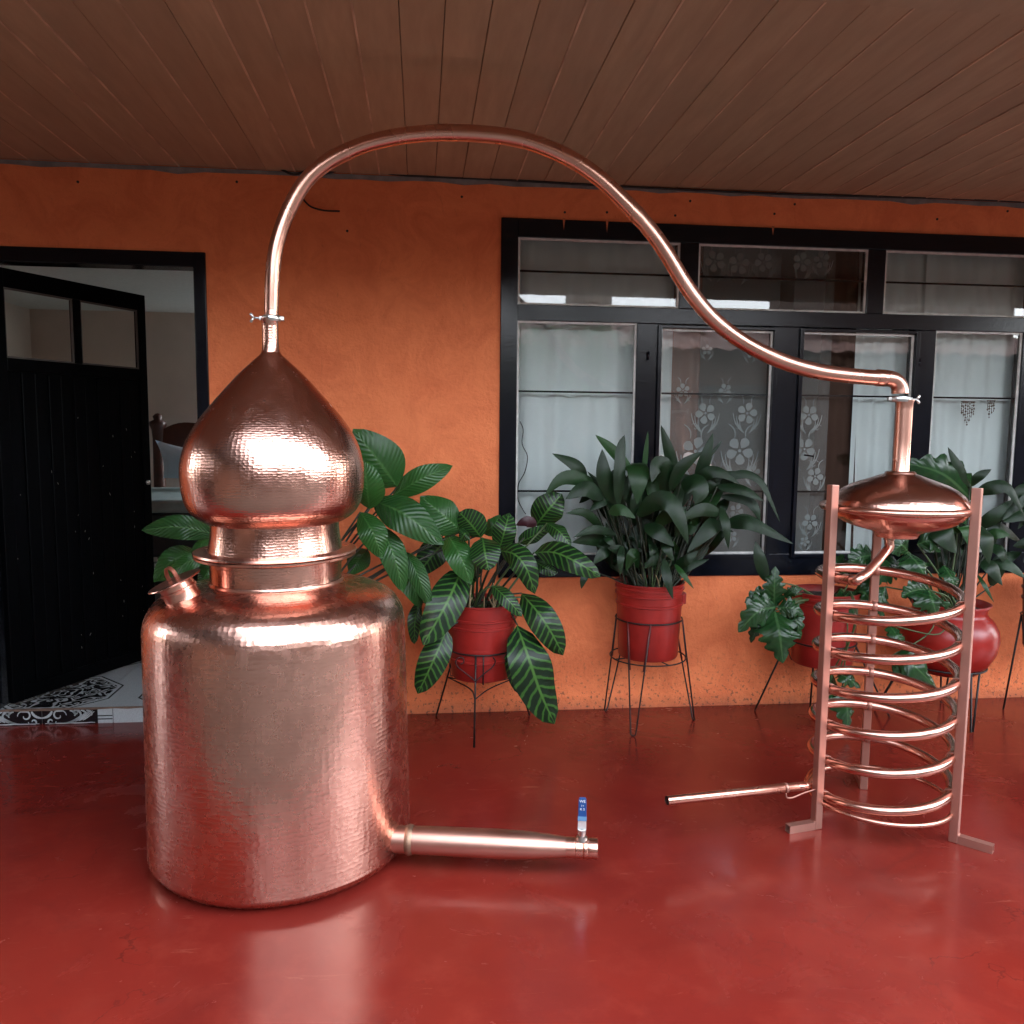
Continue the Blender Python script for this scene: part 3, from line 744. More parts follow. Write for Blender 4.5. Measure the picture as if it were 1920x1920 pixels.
# filler spout on the shoulder, with its lid and loop handle
ca = at(326, 1088, YB_-.15); tilt = Vector((-.42,-.10,1)).normalized()
sp0 = ca - tilt*.078
MB().lathe([(.062,-.03),(.056,.0),(.053,.012),(.051,.03),(.0515,.042),(.055,.044),(.055,.050),(.051,.052),(.051,.070)], sp0, tilt, 40).build('filler_spout', C_PIPE, pot, True, auto=50)
lid = MB().lathe([(0,.071),(.050,.0715),(.079,.072),(.081,.0745),(.079,.077),(.030,.0785),(0,.0785)], sp0, tilt, 48).build('spout_lid', C_PIPE, pot, True, auto=35)
lt = tilt; lx = Vector((.85,-.45,.1)); lx = (lx-lt*lx.dot(lt)).normalized(); hb = sp0+lt*.079
arc = [hb + lx*(.017*math.cos(a)) + lt*(.012+.030*math.sin(a)) for a in [math.pi*i/14 for i in range(15)]]
hp = [hb+lx*.017-lt*.002]+arc+[hb-lx*.017-lt*.002]
mb = MB(); sd_ = lt.cross(lx)
vs_ = []
for i, p in enumerate(hp):
    t_ = (hp[min(i+1,len(hp)-1)]-hp[max(i-1,0)]).normalized(); o_ = t_.cross(sd_)
    for a_, b_ in ((-1,-1),(1,-1),(1,1),(-1,1)): vs_.append(p+sd_*a_*.0065+o_*b_*.0018)
mb.add(vs_, [(i*4+k, i*4+(k+1)%4, i*4+4+(k+1)%4, i*4+4+k) for i in range(len(hp)-1) for k in range(4)])
mb.build('lid_handle', C_PIPE, lid)
# drain pipe with ball valve
ZP = .088
e1 = gr(1121, 1591, ZP); e0 = gr(763, 1574, ZP)
pd = (e1-e0); PL = pd.length; pd.normalize()
print('drain', e0, e1, (e0-AX).length, rb)
def dr(px): 
    "distance along the drain pipe of a photo column"
    return (px-763)/(1121-763)*PL
def rr_(wpx, px): return pm(wpx/2, e0+pd*dr(px))
st0 = -.05
pr = [(rr_(50,763), st0)] + [(rr_(w_, x_), dr(x_)) for x_, w_ in ((766,50),(800,51),(850,52),(900,53),(940,53),(980,51),(1010,47),(1040,42),(1058,38),(1062,37))]
C_DRAIN = mat_copper('brushed_copper_drain', strength=0, rough=(.30,.42), base=((.68,.40,.32),(.58,.31,.24)))
MB().lathe(pr, e0, pd, 48).build('drain_pipe', C_DRAIN, pot, True)
mb = MB(); wr = rr_(52,763)
mb.lathe([(wr*.98,-.012),(wr*1.09,-.003),(wr*1.06,.003),(wr*1.01,.009),(wr*.98,.011)], e0+pd*.010, pd, 40); mb.build('weld_bead', SOLDER, pot, True)
vr = rr_(37,1090)
valve = MB().lathe([(vr*.9,dr(1061)),(vr*1.02,dr(1062)),(vr*1.02,dr(1078)),(vr*.98,dr(1079)),(vr*1.03,dr(1080)),(vr*1.03,dr(1093)),(vr*.97,dr(1094)),(vr*1.04,dr(1096)),(vr*1.04,dr(1101)),(vr*1.0,dr(1102)),(vr*1.03,dr(1104)),(vr*1.03,dr(1120)),(vr*.86,dr(1121)),(vr*.84,dr(1110)),(0,dr(1108))], e0, pd, 40).build('valve_body', C_PIPE, pot, True, auto=30)
vb = e0+pd*dr(1091); upv = Vector((0,0,1))
MB().lathe([(.020,vr*.8),(.017,vr+.006),(.010,vr+.010),(.010,vr+.020),(.013,vr+.021),(.013,vr+.030),(.007,vr+.031)], vb, (0,0,1), 16).build('valve_stem', STEEL, valve, True, auto=30)
kk = pm(1, vb); hw = 7.6*kk; z0_ = vb.z+vr+.018; zA = z0_+8*kk; zB = zA+17*kk; zT = zB+44*kk
fx = pd; fy = Vector((-pd.y, pd.x, 0))
def plate(mb, za, zb_, w0, w1, th):
    P = []
    for z_, w_ in ((za, w0), (zb_, w1)):
        for a_, b_ in ((-1,-1),(1,-1),(1,1),(-1,1)): P.append(vb*1 + fx*a_*w_ + fy*b_*th + Vector((0,0,z_-vb.z)))
    return mb.add(P, [(0,3,2,1),(4,5,6,7),(0,1,5,4),(1,2,6,5),(2,3,7,6),(3,0,4,7)])
mb = MB(); plate(mb, z0_-.004, zA, hw*.9, hw*1.05, .0022); plate(mb, zA, zB, hw*1.05, hw, .0022)
lever = mb.build('valve_lever', mat_plain('pale_zinc', (.72,.73,.72), .35, .6), valve)
mb = MB(); plate(mb, zB-.002, zT-.006, hw*1.06, hw*.96, .0042); plate(mb, zT-.006, zT, hw*.96, hw*.72, .0036)
sleeve = mb.build('lever_sleeve', BLUEP, valve, bevel=.0015)
mb = MB(); plate(mb, zB-.001, zB+8*kk, hw*1.075, hw*1.07, .0044); mb.build('lever_sleeve_band', mat_plain('light_blue_plastic', (.10,.24,.42), .4), valve)
# the worn print on the sleeve
for txt, zf, sz in (('WE', .80, 6.0), ('1+', .62, 4.5), ('K 5', .46, 5.0)):
    cu = bpy.data.curves.new('print', 'FONT'); cu.body = txt; cu.size = sz*kk*1.25; cu.align_x = 'CENTER'
    tmp = bpy.data.objects.new('print_tmp', cu); COL.objects.link(tmp)
    me = bpy.data.meshes.new_from_object(tmp); bpy.data.objects.remove(tmp)
    zc_ = zB+(zT-zB)*zf
    for v in me.vertices:
        q = vb + fx*v.co.x - fy*.0049 + Vector((0,0,zc_-vb.z+v.co.y)); v.co = q-wloc(sleeve)
    me.materials.clear(); me.materials.append(WHITEP); o = bpy.data.objects.new('print', me); COL.objects.link(o); o.parent = valve

# onion head
head = thing('onion_head', (AX.x,AX.y,fl1), 'onion shaped hammered copper head resting on the pot flange', 'still head')
hz = prof([(121,978),(131,974),(145,965),(156,953),(163,938),(167.5,918),(169.5,898),(169.8,882),(168.5,866),(164,845),(157,826),(147,807),(135,789),(121,771),(106,753),(90,735),(73,716),(57,699),(43,686),(30,674),(21,666),(17.5,661)], .978)
hz = [hz[0]] + [tuple(v) for v in [(p.x, p.y) for p in curve([(r_, z_, 0) for r_, z_ in hz], 3)]]
MB().lathe(hz, (AX.x,AX.y,0), AXD, n=128).build('bulb', C_HEAD, head, True)
cl = prof([(126.5,1029),(125,1020),(122.5,1005),(121,990),(121,977)])
MB().lathe(cl, (AX.x,AX.y,0), AXD, n=96).build('collar', C_DISC, head, True)
g0, g1 = zz(1034), zz(1029.5)
MB().lathe([(fi,g0-.0005),(fr_+.001,g0),(fr_+.003,g0+.003),(fr_+.001,g1+.001),(fi*.98,g1+.003)], (AX.x,AX.y,0), AXD, n=96).build('flange', C_PIPE, head, True, auto=35)
sm = prof([(17.5,662),(15.8,655),(15.0,640),(14.8,612),(15.2,604),(17,602),(17,597)], 1)
MB().lathe(sm, (AX.x,AX.y,0), AXD, n=32).build('stem', C_DISC, head, True)
def band_clamp(parent, c, r, px_h, side):
    k = pm(1, c); h = px_h*k
    MB().lathe([(r,-h/2),(r+.0045,-h/2),(r+.007,-h*.25),(r+.007,h*.25),(r+.0045,h/2),(r,h/2)], c, (0,0,1), 40).build('clamp_band', STEEL, parent, True, auto=40)
    mb = MB()
    for s in (-1, 1):
        mb.box((c.x+s*(r+.010)-.006, c.y-.008, c.z-.0065), (c.x+s*(r+.010)+.006, c.y+.008, c.z+.0065))
    mb.build('clamp_lug', STEEL, parent, bevel=.002)
    mb = MB(); a = Vector((c.x+side*(r+.012), c.y-.002, c.z)); b = a+Vector((side*.020, -.004, 0))
    mb.tube([a, b], .0032, 8)
    for s in (-1, 1):
        mb.tube([b, b+Vector((side*.004,0,s*.006)), b+Vector((side*.008,0,s*.0125)), b+Vector((side*.010,0,s*.014))], [.0038,.0045,.0048,.002], 8)
    mb.build('wing_nut', STEEL, parent, True)
# swan neck
LG = [gr(1530,1552), gr(1788,1577), gr(1618,1478)]
CC = (LG[0]+LG[1]+LG[2])/3; RL = sum((p-CC).length for p in LG)/3
print('legs', LG, CC, RL)
PIPE = [(509.5,597),(508.5,575),(509.5,548),(512,515),(515.5,482),(522,448),(532,414),(547,381),(569,347),(598,317),(636,291),(684,270),(742,257),(800,250.5),(850,248.5),(904,251),(962,259),(1020,276),(1080,303),(1130,338),(1172,380),(1214,427),(1249,475),(1279,523),(1308,564),(1344,605),(1395,643),(1454,672),(1508,690),(1552,700),(1605,706),(1657,709)]
cum = [0]
for a, b in zip(PIPE, PIPE[1:]): cum.append(cum[-1]+math.hypot(b[0]-a[0], b[1]-a[1]))
pw = [at(x_, y_, AX.y+(CC.y-AX.y)*(c/cum[-1])**1.0) for (x_, y_), c in zip(PIPE, cum)]
swan = thing('swan_neck', pw[0], 'long curved copper swan neck pipe arching from onion head to condenser', 'pipe')
sp_ = curve(pw, 4); N = len(sp_)
rad = [.0216+(.0262-.0216)*min(1, i/(N*.55)) for i in range(N)]
rad = [r_*(1+.004*math.sin(i*.37)+.003*math.sin(i*.71)) for i, r_ in enumerate(rad)]
for i in range(2, N-2): sp_[i] = sp_[i]+Vector((math.sin(i*.31), math.sin(i*.27+1), math.sin(i*.37+2)))*.0012
MB().tube(sp_, rad, 32, cap=False).build('pipe', C_PIPE, swan, True)
for fx_ in (.335, .66, .905):
    i = int(N*fx_); MB().tube(sp_[i-1:i+2], [rad[i]*1.01, rad[i]*1.045, rad[i]*1.01], 28, cap=False).build('solder_joint', C_PIPE, swan, True)
eb = at(1690, 722, CC.y); ce = sp_[-1]; dv = (ce-sp_[-3]).normalized()
cxp = Vector((at(1687,749,CC.y).x, CC.y, 0))
elb = [ce-dv*.012, ce, ce+dv*.012]; A0 = ce+dv*.012; B0 = Vector((cxp.x, CC.y, at(1688,738,CC.y).z)); K = Vector((cxp.x, CC.y, A0.z-.002))
for t_ in [i/10 for i in range(1, 11)]: elb.append(A0*(1-t_)**2+K*2*t_*(1-t_)+B0*t_*t_)
MB().tube(elb, [.0278]*3+[.0272]*8+[.0278]*2, 28).build('elbow', C_PIPE, swan, True, auto=50)
MB().tube([ce-dv*.03, ce-dv*.026, ce+dv*.006, ce+dv*.008], [.0264,.0290,.0290,.027], 28, cap=False).build('elbow_socket', C_PIPE, swan, True)
band_clamp(swan, at(509.5,597,AX.y), .0225, 11, -1)
clc = Vector((cxp.x, CC.y, at(1687,748.5,CC.y).z))
band_clamp(swan, clc, .0275, 10, 1)

# condenser with lentil, coil and three legged stand
cond = thing('coil_condenser', (CC.x,CC.y,0), 'copper coil condenser with lentil dome on three legged stand', 'condenser')
def zc(py): return at(1686, py, CC.y).z
def cp(lst, k=.992):
    return [(pm(h, (CC.x,CC.y,zc(y_)))*k, zc(y_)) for h, y_ in lst]
LX = Vector((at(1685,940,CC.y).x, CC.y, 0))
MB().lathe(cp([(16.5,886),(15.2,882),(15.2,820),(15.2,768),(15.6,756),(17,752),(17,750)],1), LX, n=32).build('column', C_PIPE, cond, True, auto=50)
MB().lathe(cp([(122,946),(121,941.5),(117.5,934.5),(109.5,925),(98.5,916.5),(86,909.5),(72,904),(60,899.8),(50,896.2),(40,892.5),(34,890.2),(29,889),(27.5,887),(27,885),(24,883.5),(17,883)]), LX, n=96).build('dome', C_DISC, cond, True)
MB().lathe(cp([(36,1006.5),(37.5,1003),(41,998),(50,994.5),(66,990.5),(84,985.5),(98,979.5),(110,971.5),(117,963),(120.5,955),(122,947)]), LX, n=96).build('bowl', C_DISC, cond, True)
MB().lathe(cp([(0.1,1007),(36,1006.8)]), LX, n=48).build('bowl_base', C_DISC, cond, True)
q = cp([(121,946.5)])[0]
MB().lathe([(q[0]-.002,q[1]-.003),(q[0]+.004,q[1]-.002),(q[0]+.005,q[1]+.001),(q[0]+.003,q[1]+.003),(q[0]-.002,q[1]+.003)], LX, n=96).build('rim', C_PIPE, cond, True)
RR = RL-.022
zr = at(1686, 965, CC.y-RL+.022).z
ring = [Vector((CC.x+RR*math.cos(a), CC.y+RR*math.sin(a), zr)) for a in [2*math.pi*i/96 for i in range(96)]]
MB().tube(ring, .0120, 14, closed=True).build('support_ring', C_PIPE, cond, True)
ztop = [at(1553,906,LG[0].y).z, at(1826,918,LG[1].y).z, at(1640,925,LG[2].y).z]
zl = sum(ztop[:2])/2
for k, p in enumerate(LG):
    d = (p-CC); d.z = 0; d.normalize(); s = Vector((-d.y, d.x, 0)); w_ = .0145
    mb = MB(); P = []
    for z_ in (.0, zl):
        for a_, b_ in ((-1,-1),(1,-1),(1,1),(-1,1)): P.append(p + s*a_*w_ + d*b_*w_ + Vector((0,0,z_)))
    mb.add(P, [(0,3,2,1),(0,1,5,4),(1,2,6,5),(2,3,7,6),(3,0,4,7),(4,5,6,7)])
    leg = mb.build('leg', C_LEG, cond, bevel=.0025)
    f0 = p+d*w_; f1 = p+d*(w_+.105); th = .0022; h = .027; ww = .0135
    mb = MB(); P = []
    for q_ in (f0, f1):
        for rr2, ins in ((ww, 0), (ww-th, th)):
            for a_, b_ in ((-1,0),(1,0),(1,1),(-1,1)):
                P.append(q_ + s*a_*rr2 + Vector((0,0, .0005+(h-ins if b_ else ins))))
    fs = [(k_, (k_+1)%4, 8+(k_+1)%4, 8+k_) for k_ in range(4)] + [(4+(k_+1)%4, 4+k_, 12+k_, 12+(k_+1)%4) for k_ in range(4)] + [(8+k_, 8+(k_+1)%4, 12+(k_+1)%4, 12+k_) for k_ in range(4)]
    mb.add(P, fs); mb.build('foot', C_LEG, leg)
    MB().tube([f0+s*ww*-1+Vector((0,0,.028)), f0+s*ww+Vector((0,0,.028))], .0025, 8).build('weld', C_LEG, leg, True)
# coil: fronts measured at six heights
RC = RL-.025; TR = .0172
front = -math.pi/2+math.atan2(CC.x, CC.y+CAM_D)*-1      # bearing of the point nearest the viewer
aF = math.atan2(-(CC.y+CAM_D), -CC.x)      # towards the viewer
FYp = CC.y+RC*math.sin(aF)
zf = [at(1672, y_, FYp).z for y_ in (1165,1237,1310,1378,1451,1518)]
pit = (zf[0]-zf[-1])/5
print('coil', RC, zf, pit)
# top starts at the left front leg
aL = math.atan2(LG[0].y-CC.y, LG[0].x-CC.x)
pts = []
aS = math.radians(-112)
n_t = 6.28
zf0 = zf[0]+pit*1.0
steps = int(64*6.0)
def coilp(turn):  # turn measured from first front pass, clockwise seen from above: front -> left -> back -> right -> front
    a = aF-2*math.pi*turn; return Vector((CC.x+RC*math.cos(a), CC.y+RC*math.sin(a), zf[0]-pit*turn+.009*(1-math.cos(2*math.pi*turn))+(.010*math.sin(math.pi*-turn) if turn < 0 else 0)))
t0 = -.90; t1 = 5.30
cpts = [coilp(t0+(t1-t0)*i/steps) for i in range(steps+1)]
MB().tube(cpts, TR, 16).build('coil', C_COIL, cond, True, auto=60)
# outlet of the bowl down to the coil start
j0 = cpts[0]; jd = (cpts[0]-cpts[2]).normalized()
top = Vector((LX.x-.028, LX.y, zc(1006))); top2 = Vector((LX.x-.028, LX.y-.004, zc(1026)))
P_ = [top, (top+top2)/2, top2, top2+(j0-top2)*.12+Vector((0,0,-.008))]
endp = j0+jd*.055
P_ += [top2*.62+endp*.38+Vector((0,0,-.004)), top2*.28+endp*.72+Vector((.0,0,-.004)), endp+Vector((.006,0,.012)), endp+Vector((-.008,0,.001)), j0+jd*.02, j0]
MB().tube(curve(P_, 5), .0158, 14).build('down_pipe', C_PIPE, cond, True, auto=60)
MB().tube([j0-jd*.004, j0+jd*.01, j0+jd*.026], .0186, 14, cap=False).build('coil_joint', C_PIPE, cond, True)
MB().lathe([(.0185,zc(1012)),(.0185,zc(1004))], (top.x,top.y,0), n=20).build('outlet_socket', C_PIPE, cond, True)
# clips that hold the coil to the legs
for p in LG:
    d = (p-CC); d.z = 0; d.normalize(); a = math.atan2(d.y, d.x); s = Vector((-d.y, d.x, 0))
    for i in range(-1, 7):
        tn = (aF-a)/(2*math.pi)+i
        if not t0 < tn < t1: continue
        c = coilp(tn); mb = MB(); V = []
        arc = [c + d*(TR+.012)+Vector((0,0,TR+.006))]+[c + d*(-(TR+.002)*math.sin(b)) + Vector((0,0,(TR+.002)*math.cos(b))) for b in [math.pi*k/10 for k in range(11)]]+[c + d*(TR+.012)+Vector((0,0,-TR-.006))]
        for q_ in arc: V += [q_-s*.0085, q_+s*.0085]
        mb.add(V, [(2*k, 2*k+1, 2*k+3, 2*k+2) for k in range(len(arc)-1)])
        o = mb.build('coil_clip', C_LEG, cond, True); sm_ = o.modifiers.new('solid', 'SOLIDIFY'); sm_.thickness = .0022
# lower thin ring
zq = at(1672, 1551, CC.y-RL+.01).z
MB().tube([Vector((CC.x+(RL-.012)*math.cos(a), CC.y+(RL-.012)*math.sin(a), zq)) for a in [2*math.pi*i/80 for i in range(80)]], .0085, 12, closed=True).build('base_ring', C_PIPE, cond, True)
# outlet pipe at the foot of the coil
oe = cpts[-1]; od = (cpts[-1]-cpts[-3]).normalized()
zo = oe.z
o1 = at(1512,1473,CC.y-.06); o2 = at(1250,1501,CC.y-.16)
zo2 = o1.z
MB().tube(curve([oe, oe+od*.03, o1*.8+oe*.2+Vector((0,0,0)), o1, o1*.9+o2*.1], 5), .0128, 14).build('coil_tail', C_COIL, cond, True)
ou = (o2-o1).normalized()
MB().tube([o1, o1+ou*.09, o1+ou*.092, o2-ou*.001], [.0142,.0142,.0158,.0158], 20, cap=False).build('outlet_pipe', C_PIPE, cond, True, auto=40)
MB().tube([o1+ou*.2, o2-ou*.002], .0145, 20, cap=True).build('outlet_bore', IRON, cond, True, auto=40)
oc = o1+ou*.085; sv = ou.cross(Vector((0,0,1))).normalized()
mb = MB(); V = []
arc = [oc + sv*(.0175*math.cos(b)) + Vector((0,0,.0175*math.sin(b))) for b in [2*math.pi*k/20 for k in range(21)]]
for q_ in arc: V += [q_-ou*.006, q_+ou*.006]
mb.add(V, [(2*k, 2*k+1, 2*k+3, 2*k+2) for k in range(20)])
o = mb.build('outlet_clip', C_LEG, cond, True); sm_ = o.modifiers.new('solid', 'SOLIDIFY'); sm_.thickness = .002
MB().tube(curve([oc+Vector((0,-.004,-.0175)), oc-ou*.006+Vector((0,-.004,-.034)), oc-ou*.03+Vector((0,-.004,-.036)), oc-ou*.075+Vector((0,0,-.026)), LG[0]+Vector((0,0,oc.z-.018))], 5), .003, 8).build('clip_strap', C_LEG, cond, True)

# ------------------------------------------------------------------ plants
FACE = Vector((0, -1, .28)).normalized()
PROF = {
 'ovate': lambda t: max(0, math.sin(math.pi*min(1, t**.88)))**.50 * (1-.08*t),
 'broad': lambda t: max(0, math.sin(math.pi*t**.9))**.72,
 'strap': lambda t: max(0, (t+.015)**.60*(1-t)**.92*2.42),
 'lobed': lambda t: max(0, math.sin(math.pi*min(1, (t*.94+.06)**.62)))**.8,
}
LM = {'ovate': L_STR, 'broad': L_BRD, 'strap': L_STP, 'lobed': L_LOB}
def leaf(parent, pts, wpx, kind, tilt=None, fold=.18, mt=None, lobes=7, wave=.05, name='leaf'):
    W = [at(*p) for p in pts]
    if len(W) == 2:
        L_ = (W[1]-W[0]).length; W = [W[0], (W[0]+W[1])/2+Vector((0,-.10*L_, .06*L_)), W[1]]
    C = curve(W, max(3, (24 if kind == 'lobed' else 14)//(len(W)-1))); N = len(C)
    mid = C[N//2]; wd = pm(wpx, mid)*{'ovate': 1.12, 'broad': 1.12, 'strap': 1.28, 'lobed': 1.1}[kind]
    if tilt is None: tilt = random.uniform(-.35, .35)
    wd /= max(.5, math.cos(tilt)); J = 4 if kind == 'lobed' else 3
    V = []; UV = []; ph = random.uniform(0, 6); pf = PROF[kind]; cr = random.uniform(.7, 1.3)
    Lt = (C[-1]-C[0]).length
    for i, c in enumerate(C):
        t = i/(N-1); T = (C[min(i+1,N-1)]-C[max(i-1,0)]).normalized()
        S = T.cross(FACE)
        S = S.normalized() if S.length > .05 else Vector((1,0,0)); Nn = S.cross(T).normalized()
        S, Nn = S*math.cos(tilt)+Nn*math.sin(tilt), Nn*math.cos(tilt)-S*math.sin(tilt)
        h = wd/2*pf(t); lob = 1.0; sh_ = 0
        if kind == 'lobed':
            q = t*lobes; lob = .45+.55*abs(math.sin(math.pi*q))**.7
            if t > .9: lob = 1
        for j in range(-J, J+1):
            s = j/J; e = abs(s)
            hh = h*(lob*e+(1-e)) if kind == 'lobed' else h
            z_ = -fold*cr*h*(e**1.6) + wave*h*math.sin(t*11+ph+(2 if s > 0 else 0))*e*e
            fw = T*(e*h*.35 if kind == 'lobed' else (e*h*.10 if kind == 'ovate' else 0))*(1-t)
            V.append(c+S*s*hh+Nn*z_+fw); UV.append((.5+s/2, t))
    K = 2*J+1; fs = []; uv = []
    for i in range(N-1):
        for j in range(K-1):
            f_ = (i*K+j, i*K+j+1, (i+1)*K+j+1, (i+1)*K+j); fs.append(f_); uv.append([UV[q] for q in f_])
    return MB().add(V, fs, uv).build(name, mt or LM[kind], parent, True)
def stem(parent, a, b, r0=.005, r1=.003, bow=.04, mt=None):
    a = Vector(a); b = Vector(b); m_ = (a+b)/2+Vector((random.uniform(-1,1)*bow*.4, -bow*.5, bow*.5))
    cs = curve([a, m_, b], 6)
    return MB().tube(cs, [r0+(r1-r0)*i/(len(cs)-1) for i in range(len(cs))], 6).build('stem', mt or STEM, parent, True)
def bucket(parent, c, z0, z1, r0, r1, ribs, mt=REDPOT, name='bucket', lug=True):
    p = [(0,z0+.006),(r0*.93,z0+.004),(r0*.97,z0),(r0,z0+.006)]; H_ = z1-z0
    for f_ in ribs:
        z = z0+H_*f_; r_ = r0+(r1-r0)*f_
        p += [(r_,z-.007),(r_+.006,z-.004),(r_+.006,z+.004),(r_,z+.007)]
    p += [(r1,z1-.010),(r1+.005,z1-.006),(r1+.005,z1),(r1-.003,z1),(r1-.006,z1-.05),(r1-.012,z1-.06)]
    b = MB().lathe(p, (c[0],c[1],0), n=56).build(name, mt, parent, True, auto=35)
    n_ = 26; mb = MB(); V = []; K = 5; rs = r1-.004
    for i in range(K+1):
        for k in range(n_):
            rr2 = rs*i/K; V.append((c[0]+rr2*math.cos(k*6.2832/n_), c[1]+rr2*math.sin(k*6.2832/n_), z1-.035+random.uniform(-.008,.010)*(i < K)))
    mb.add(V, [(i*n_+k, i*n_+(k+1)%n_, (i+1)*n_+(k+1)%n_, (i+1)*n_+k) for i in range(K) for k in range(n_)])
    mb.build('soil', SOIL, parent, True)
    return b
def wire(parent, pts, r=.0038, name='wire', mt=None): return MB().tube(pts, r, 7).build(name, mt or IRON, parent, True)
def ringw(parent, c, z, r, w_=.0038, name='ring'): return MB().tube([(c[0]+r*math.cos(a), c[1]+r*math.sin(a), z) for a in [2*math.pi*i/40 for i in range(40)]], w_, 7, closed=True).build(name, IRON, parent, True)

def Ys(lst, base): return [(x_, y_, base+d) for x_, y_, d in lst]

# --- zebra plant (striped leaves)
Y1 = -.27; c1 = at(902, 1210, Y1)
zt1 = at(905,1140,Y1-.16).z; zb1 = at(898,1281,Y1-.13).z
r1t = pm(67, c1); r1b = pm(55, c1)
st1 = thing('plant_stand', (c1.x,c1.y,0), 'black iron stand with scroll under the zebra leaf plant', 'plant stand', 'wire plant stands along the wall')
pl1 = thing('potted_plant', (c1.x,c1.y,zb1), 'zebra plant with striped leaves in a red bucket, nearest the still', 'plant')
bucket(pl1, c1, zb1, zt1, r1b, r1t, (.70,.80,.26))
zr1 = at(895,1232,Y1-.17).z; rr1 = r1b+(r1t-r1b)*((zr1-zb1)/(zt1-zb1))+.008
ringw(st1, c1, zr1, rr1)
feet1 = [gr(889,1402), gr(818,1343), gr(993,1342), Vector((c1.x+.10, -.04, 0))]
zbr = at(860,1303,Y1-.1).z
tops = []
for k, f_ in enumerate(feet1[:3]):
    d = Vector((f_.x-c1.x, f_.y-c1.y, 0)).normalized(); tp_ = Vector((c1.x,c1.y,zr1))+d*rr1; f_.z = .002
    tops.append((tp_, f_)); wire(st1, [tp_, tp_*.5+f_*.5, f_], .0042, 'leg')
for k in range(3):
    a, b = tops[k], tops[(k+1)%3]; ta = (a[0].z-zbr)/(a[0].z-a[1].z); A_ = a[0]+(a[1]-a[0])*ta; B_ = b[0]+(b[1]-b[0])*ta
    ctr = Vector((c1.x,c1.y,zbr-.012)); wire(st1, curve([A_, (A_+B_)/2*.55+ctr*.45, B_], 6), .003, 'brace')
# pot rests on two cross wires under it
for a in (0, math.pi/2):
    d = Vector((math.cos(a), math.sin(a), 0)); q0 = Vector((c1.x,c1.y,0))
    wire(st1, [q0-d*rr1+Vector((0,0,zr1)), q0-d*(r1b+.004)+Vector((0,0,zb1-.004)), q0+d*(r1b+.004)+Vector((0,0,zb1-.004)), q0+d*rr1+Vector((0,0,zr1))], .003, 'cradle')
fl_ = tops[0][0]; kx = pm(1, fl_); fm = fl_+(tops[0][1]-fl_)*.28
for s in (-1, 1):
    pts = [fm+Vector((s*kx*u, -.004, kx*v)) for u, v in ((0,0),(8,8),(20,18),(32,28),(37,38),(33,46),(24,46),(22,38),(28,34))[:(9 if s < 0 else 6)]]
    wire(st1, curve(pts, 5), .0028, 'scroll')
base1 = Vector((c1.x, c1.y, zt1-.03))
zeb = [ # midrib points (x, y, depth offset), width
 ([(866,1068,-.10),(838,1130,-.22),(793,1210,-.26)], 66, .1), ([(838,1180,-.14),(812,1240,-.20),(783,1301,-.18)], 52, 0),
 ([(902,1008,-.10),(882,982,-.14),(861,960,-.12)], 46, .5), ([(905,1008,-.14),(909,1035,-.22),(916,1070,-.24)], 54, -.2),
 ([(936,1030,-.08),(946,996,-.12),(955,962,-.08)], 42, .1), ([(1004,986,.04),(1028,956,-.03),(1054,926,-.02)], 56, -.1),
 ([(1026,981,.0),(1048,996,-.08),(1071,1024,-.10)], 29, .2), ([(1002,1036,-.04),(1040,1036,-.12),(1085,1056,-.20),(1126,1082,-.18)], 46, 0),
 ([(938,1032,-.12),(966,1040,-.20),(988,1068,-.24),(1003,1114,-.22)], 46, -.1), ([(924,1098,-.15),(950,1122,-.22),(979,1156,-.22)], 29, .1),
 ([(978,1112,-.08),(1010,1150,-.20),(1036,1190,-.22),(1056,1229,-.18)], 54, 0), ([(970,1172,-.14),(992,1236,-.24),(1014,1300,-.22),(1040,1358,-.16)], 76, .15),
 ([(966,1185,-.06),(966,1240,-.10),(974,1302,-.08)], 36, .3), ([(972,1018,.03),(1000,1005,.0),(1034,988,.02)], 26, -.5),
 ([(838,1010,.04),(812,1040,-.02),(782,1078,-.02)], 50, .2), ([(1000,1050,.06),(1022,1064,.02),(1046,1074,.03)], 24, .3),
 ([(786,1130,-.02),(778,1165,-.06),(777,1208,-.05)], 24, .4), ([(905,1060,.0),(890,1070,-.06),(880,1100,-.06)], 30, .3),
 ([(1010,1120,.02),(1000,1150,-.04),(1010,1175,-.04)], 30, .2), ([(880,1000,-.12),(872,1000,-.17),(862,1014,-.16)], 26, -.4)]
for i, (p, wd, tl) in enumerate(zeb):
    lf = leaf(pl1, Ys(p, Y1), wd, 'ovate', tl, .22, wave=.10)
    b0 = at(p[0][0], p[0][1], Y1+p[0][2])
    stem(pl1, base1+Vector((random.uniform(-.07,.07), random.uniform(-.06,.06), 0)), b0, .0062, .0036, .05, STEMD if i % 3 else STEM)
leaf(pl1, Ys([(1006,985,.02),(988,978,.0),(967,985,.02)], Y1), 18, 'strap', .3, .2, PURPLE)
for k in range(8):
    a = base1+Vector((random.uniform(-.08,.06), random.uniform(-.10,.04), -.004)); stem(pl1, a, a+Vector((random.uniform(-.05,.05), random.uniform(-.03,.02), random.uniform(.04,.13))), .004, .003, .01, DRYST)

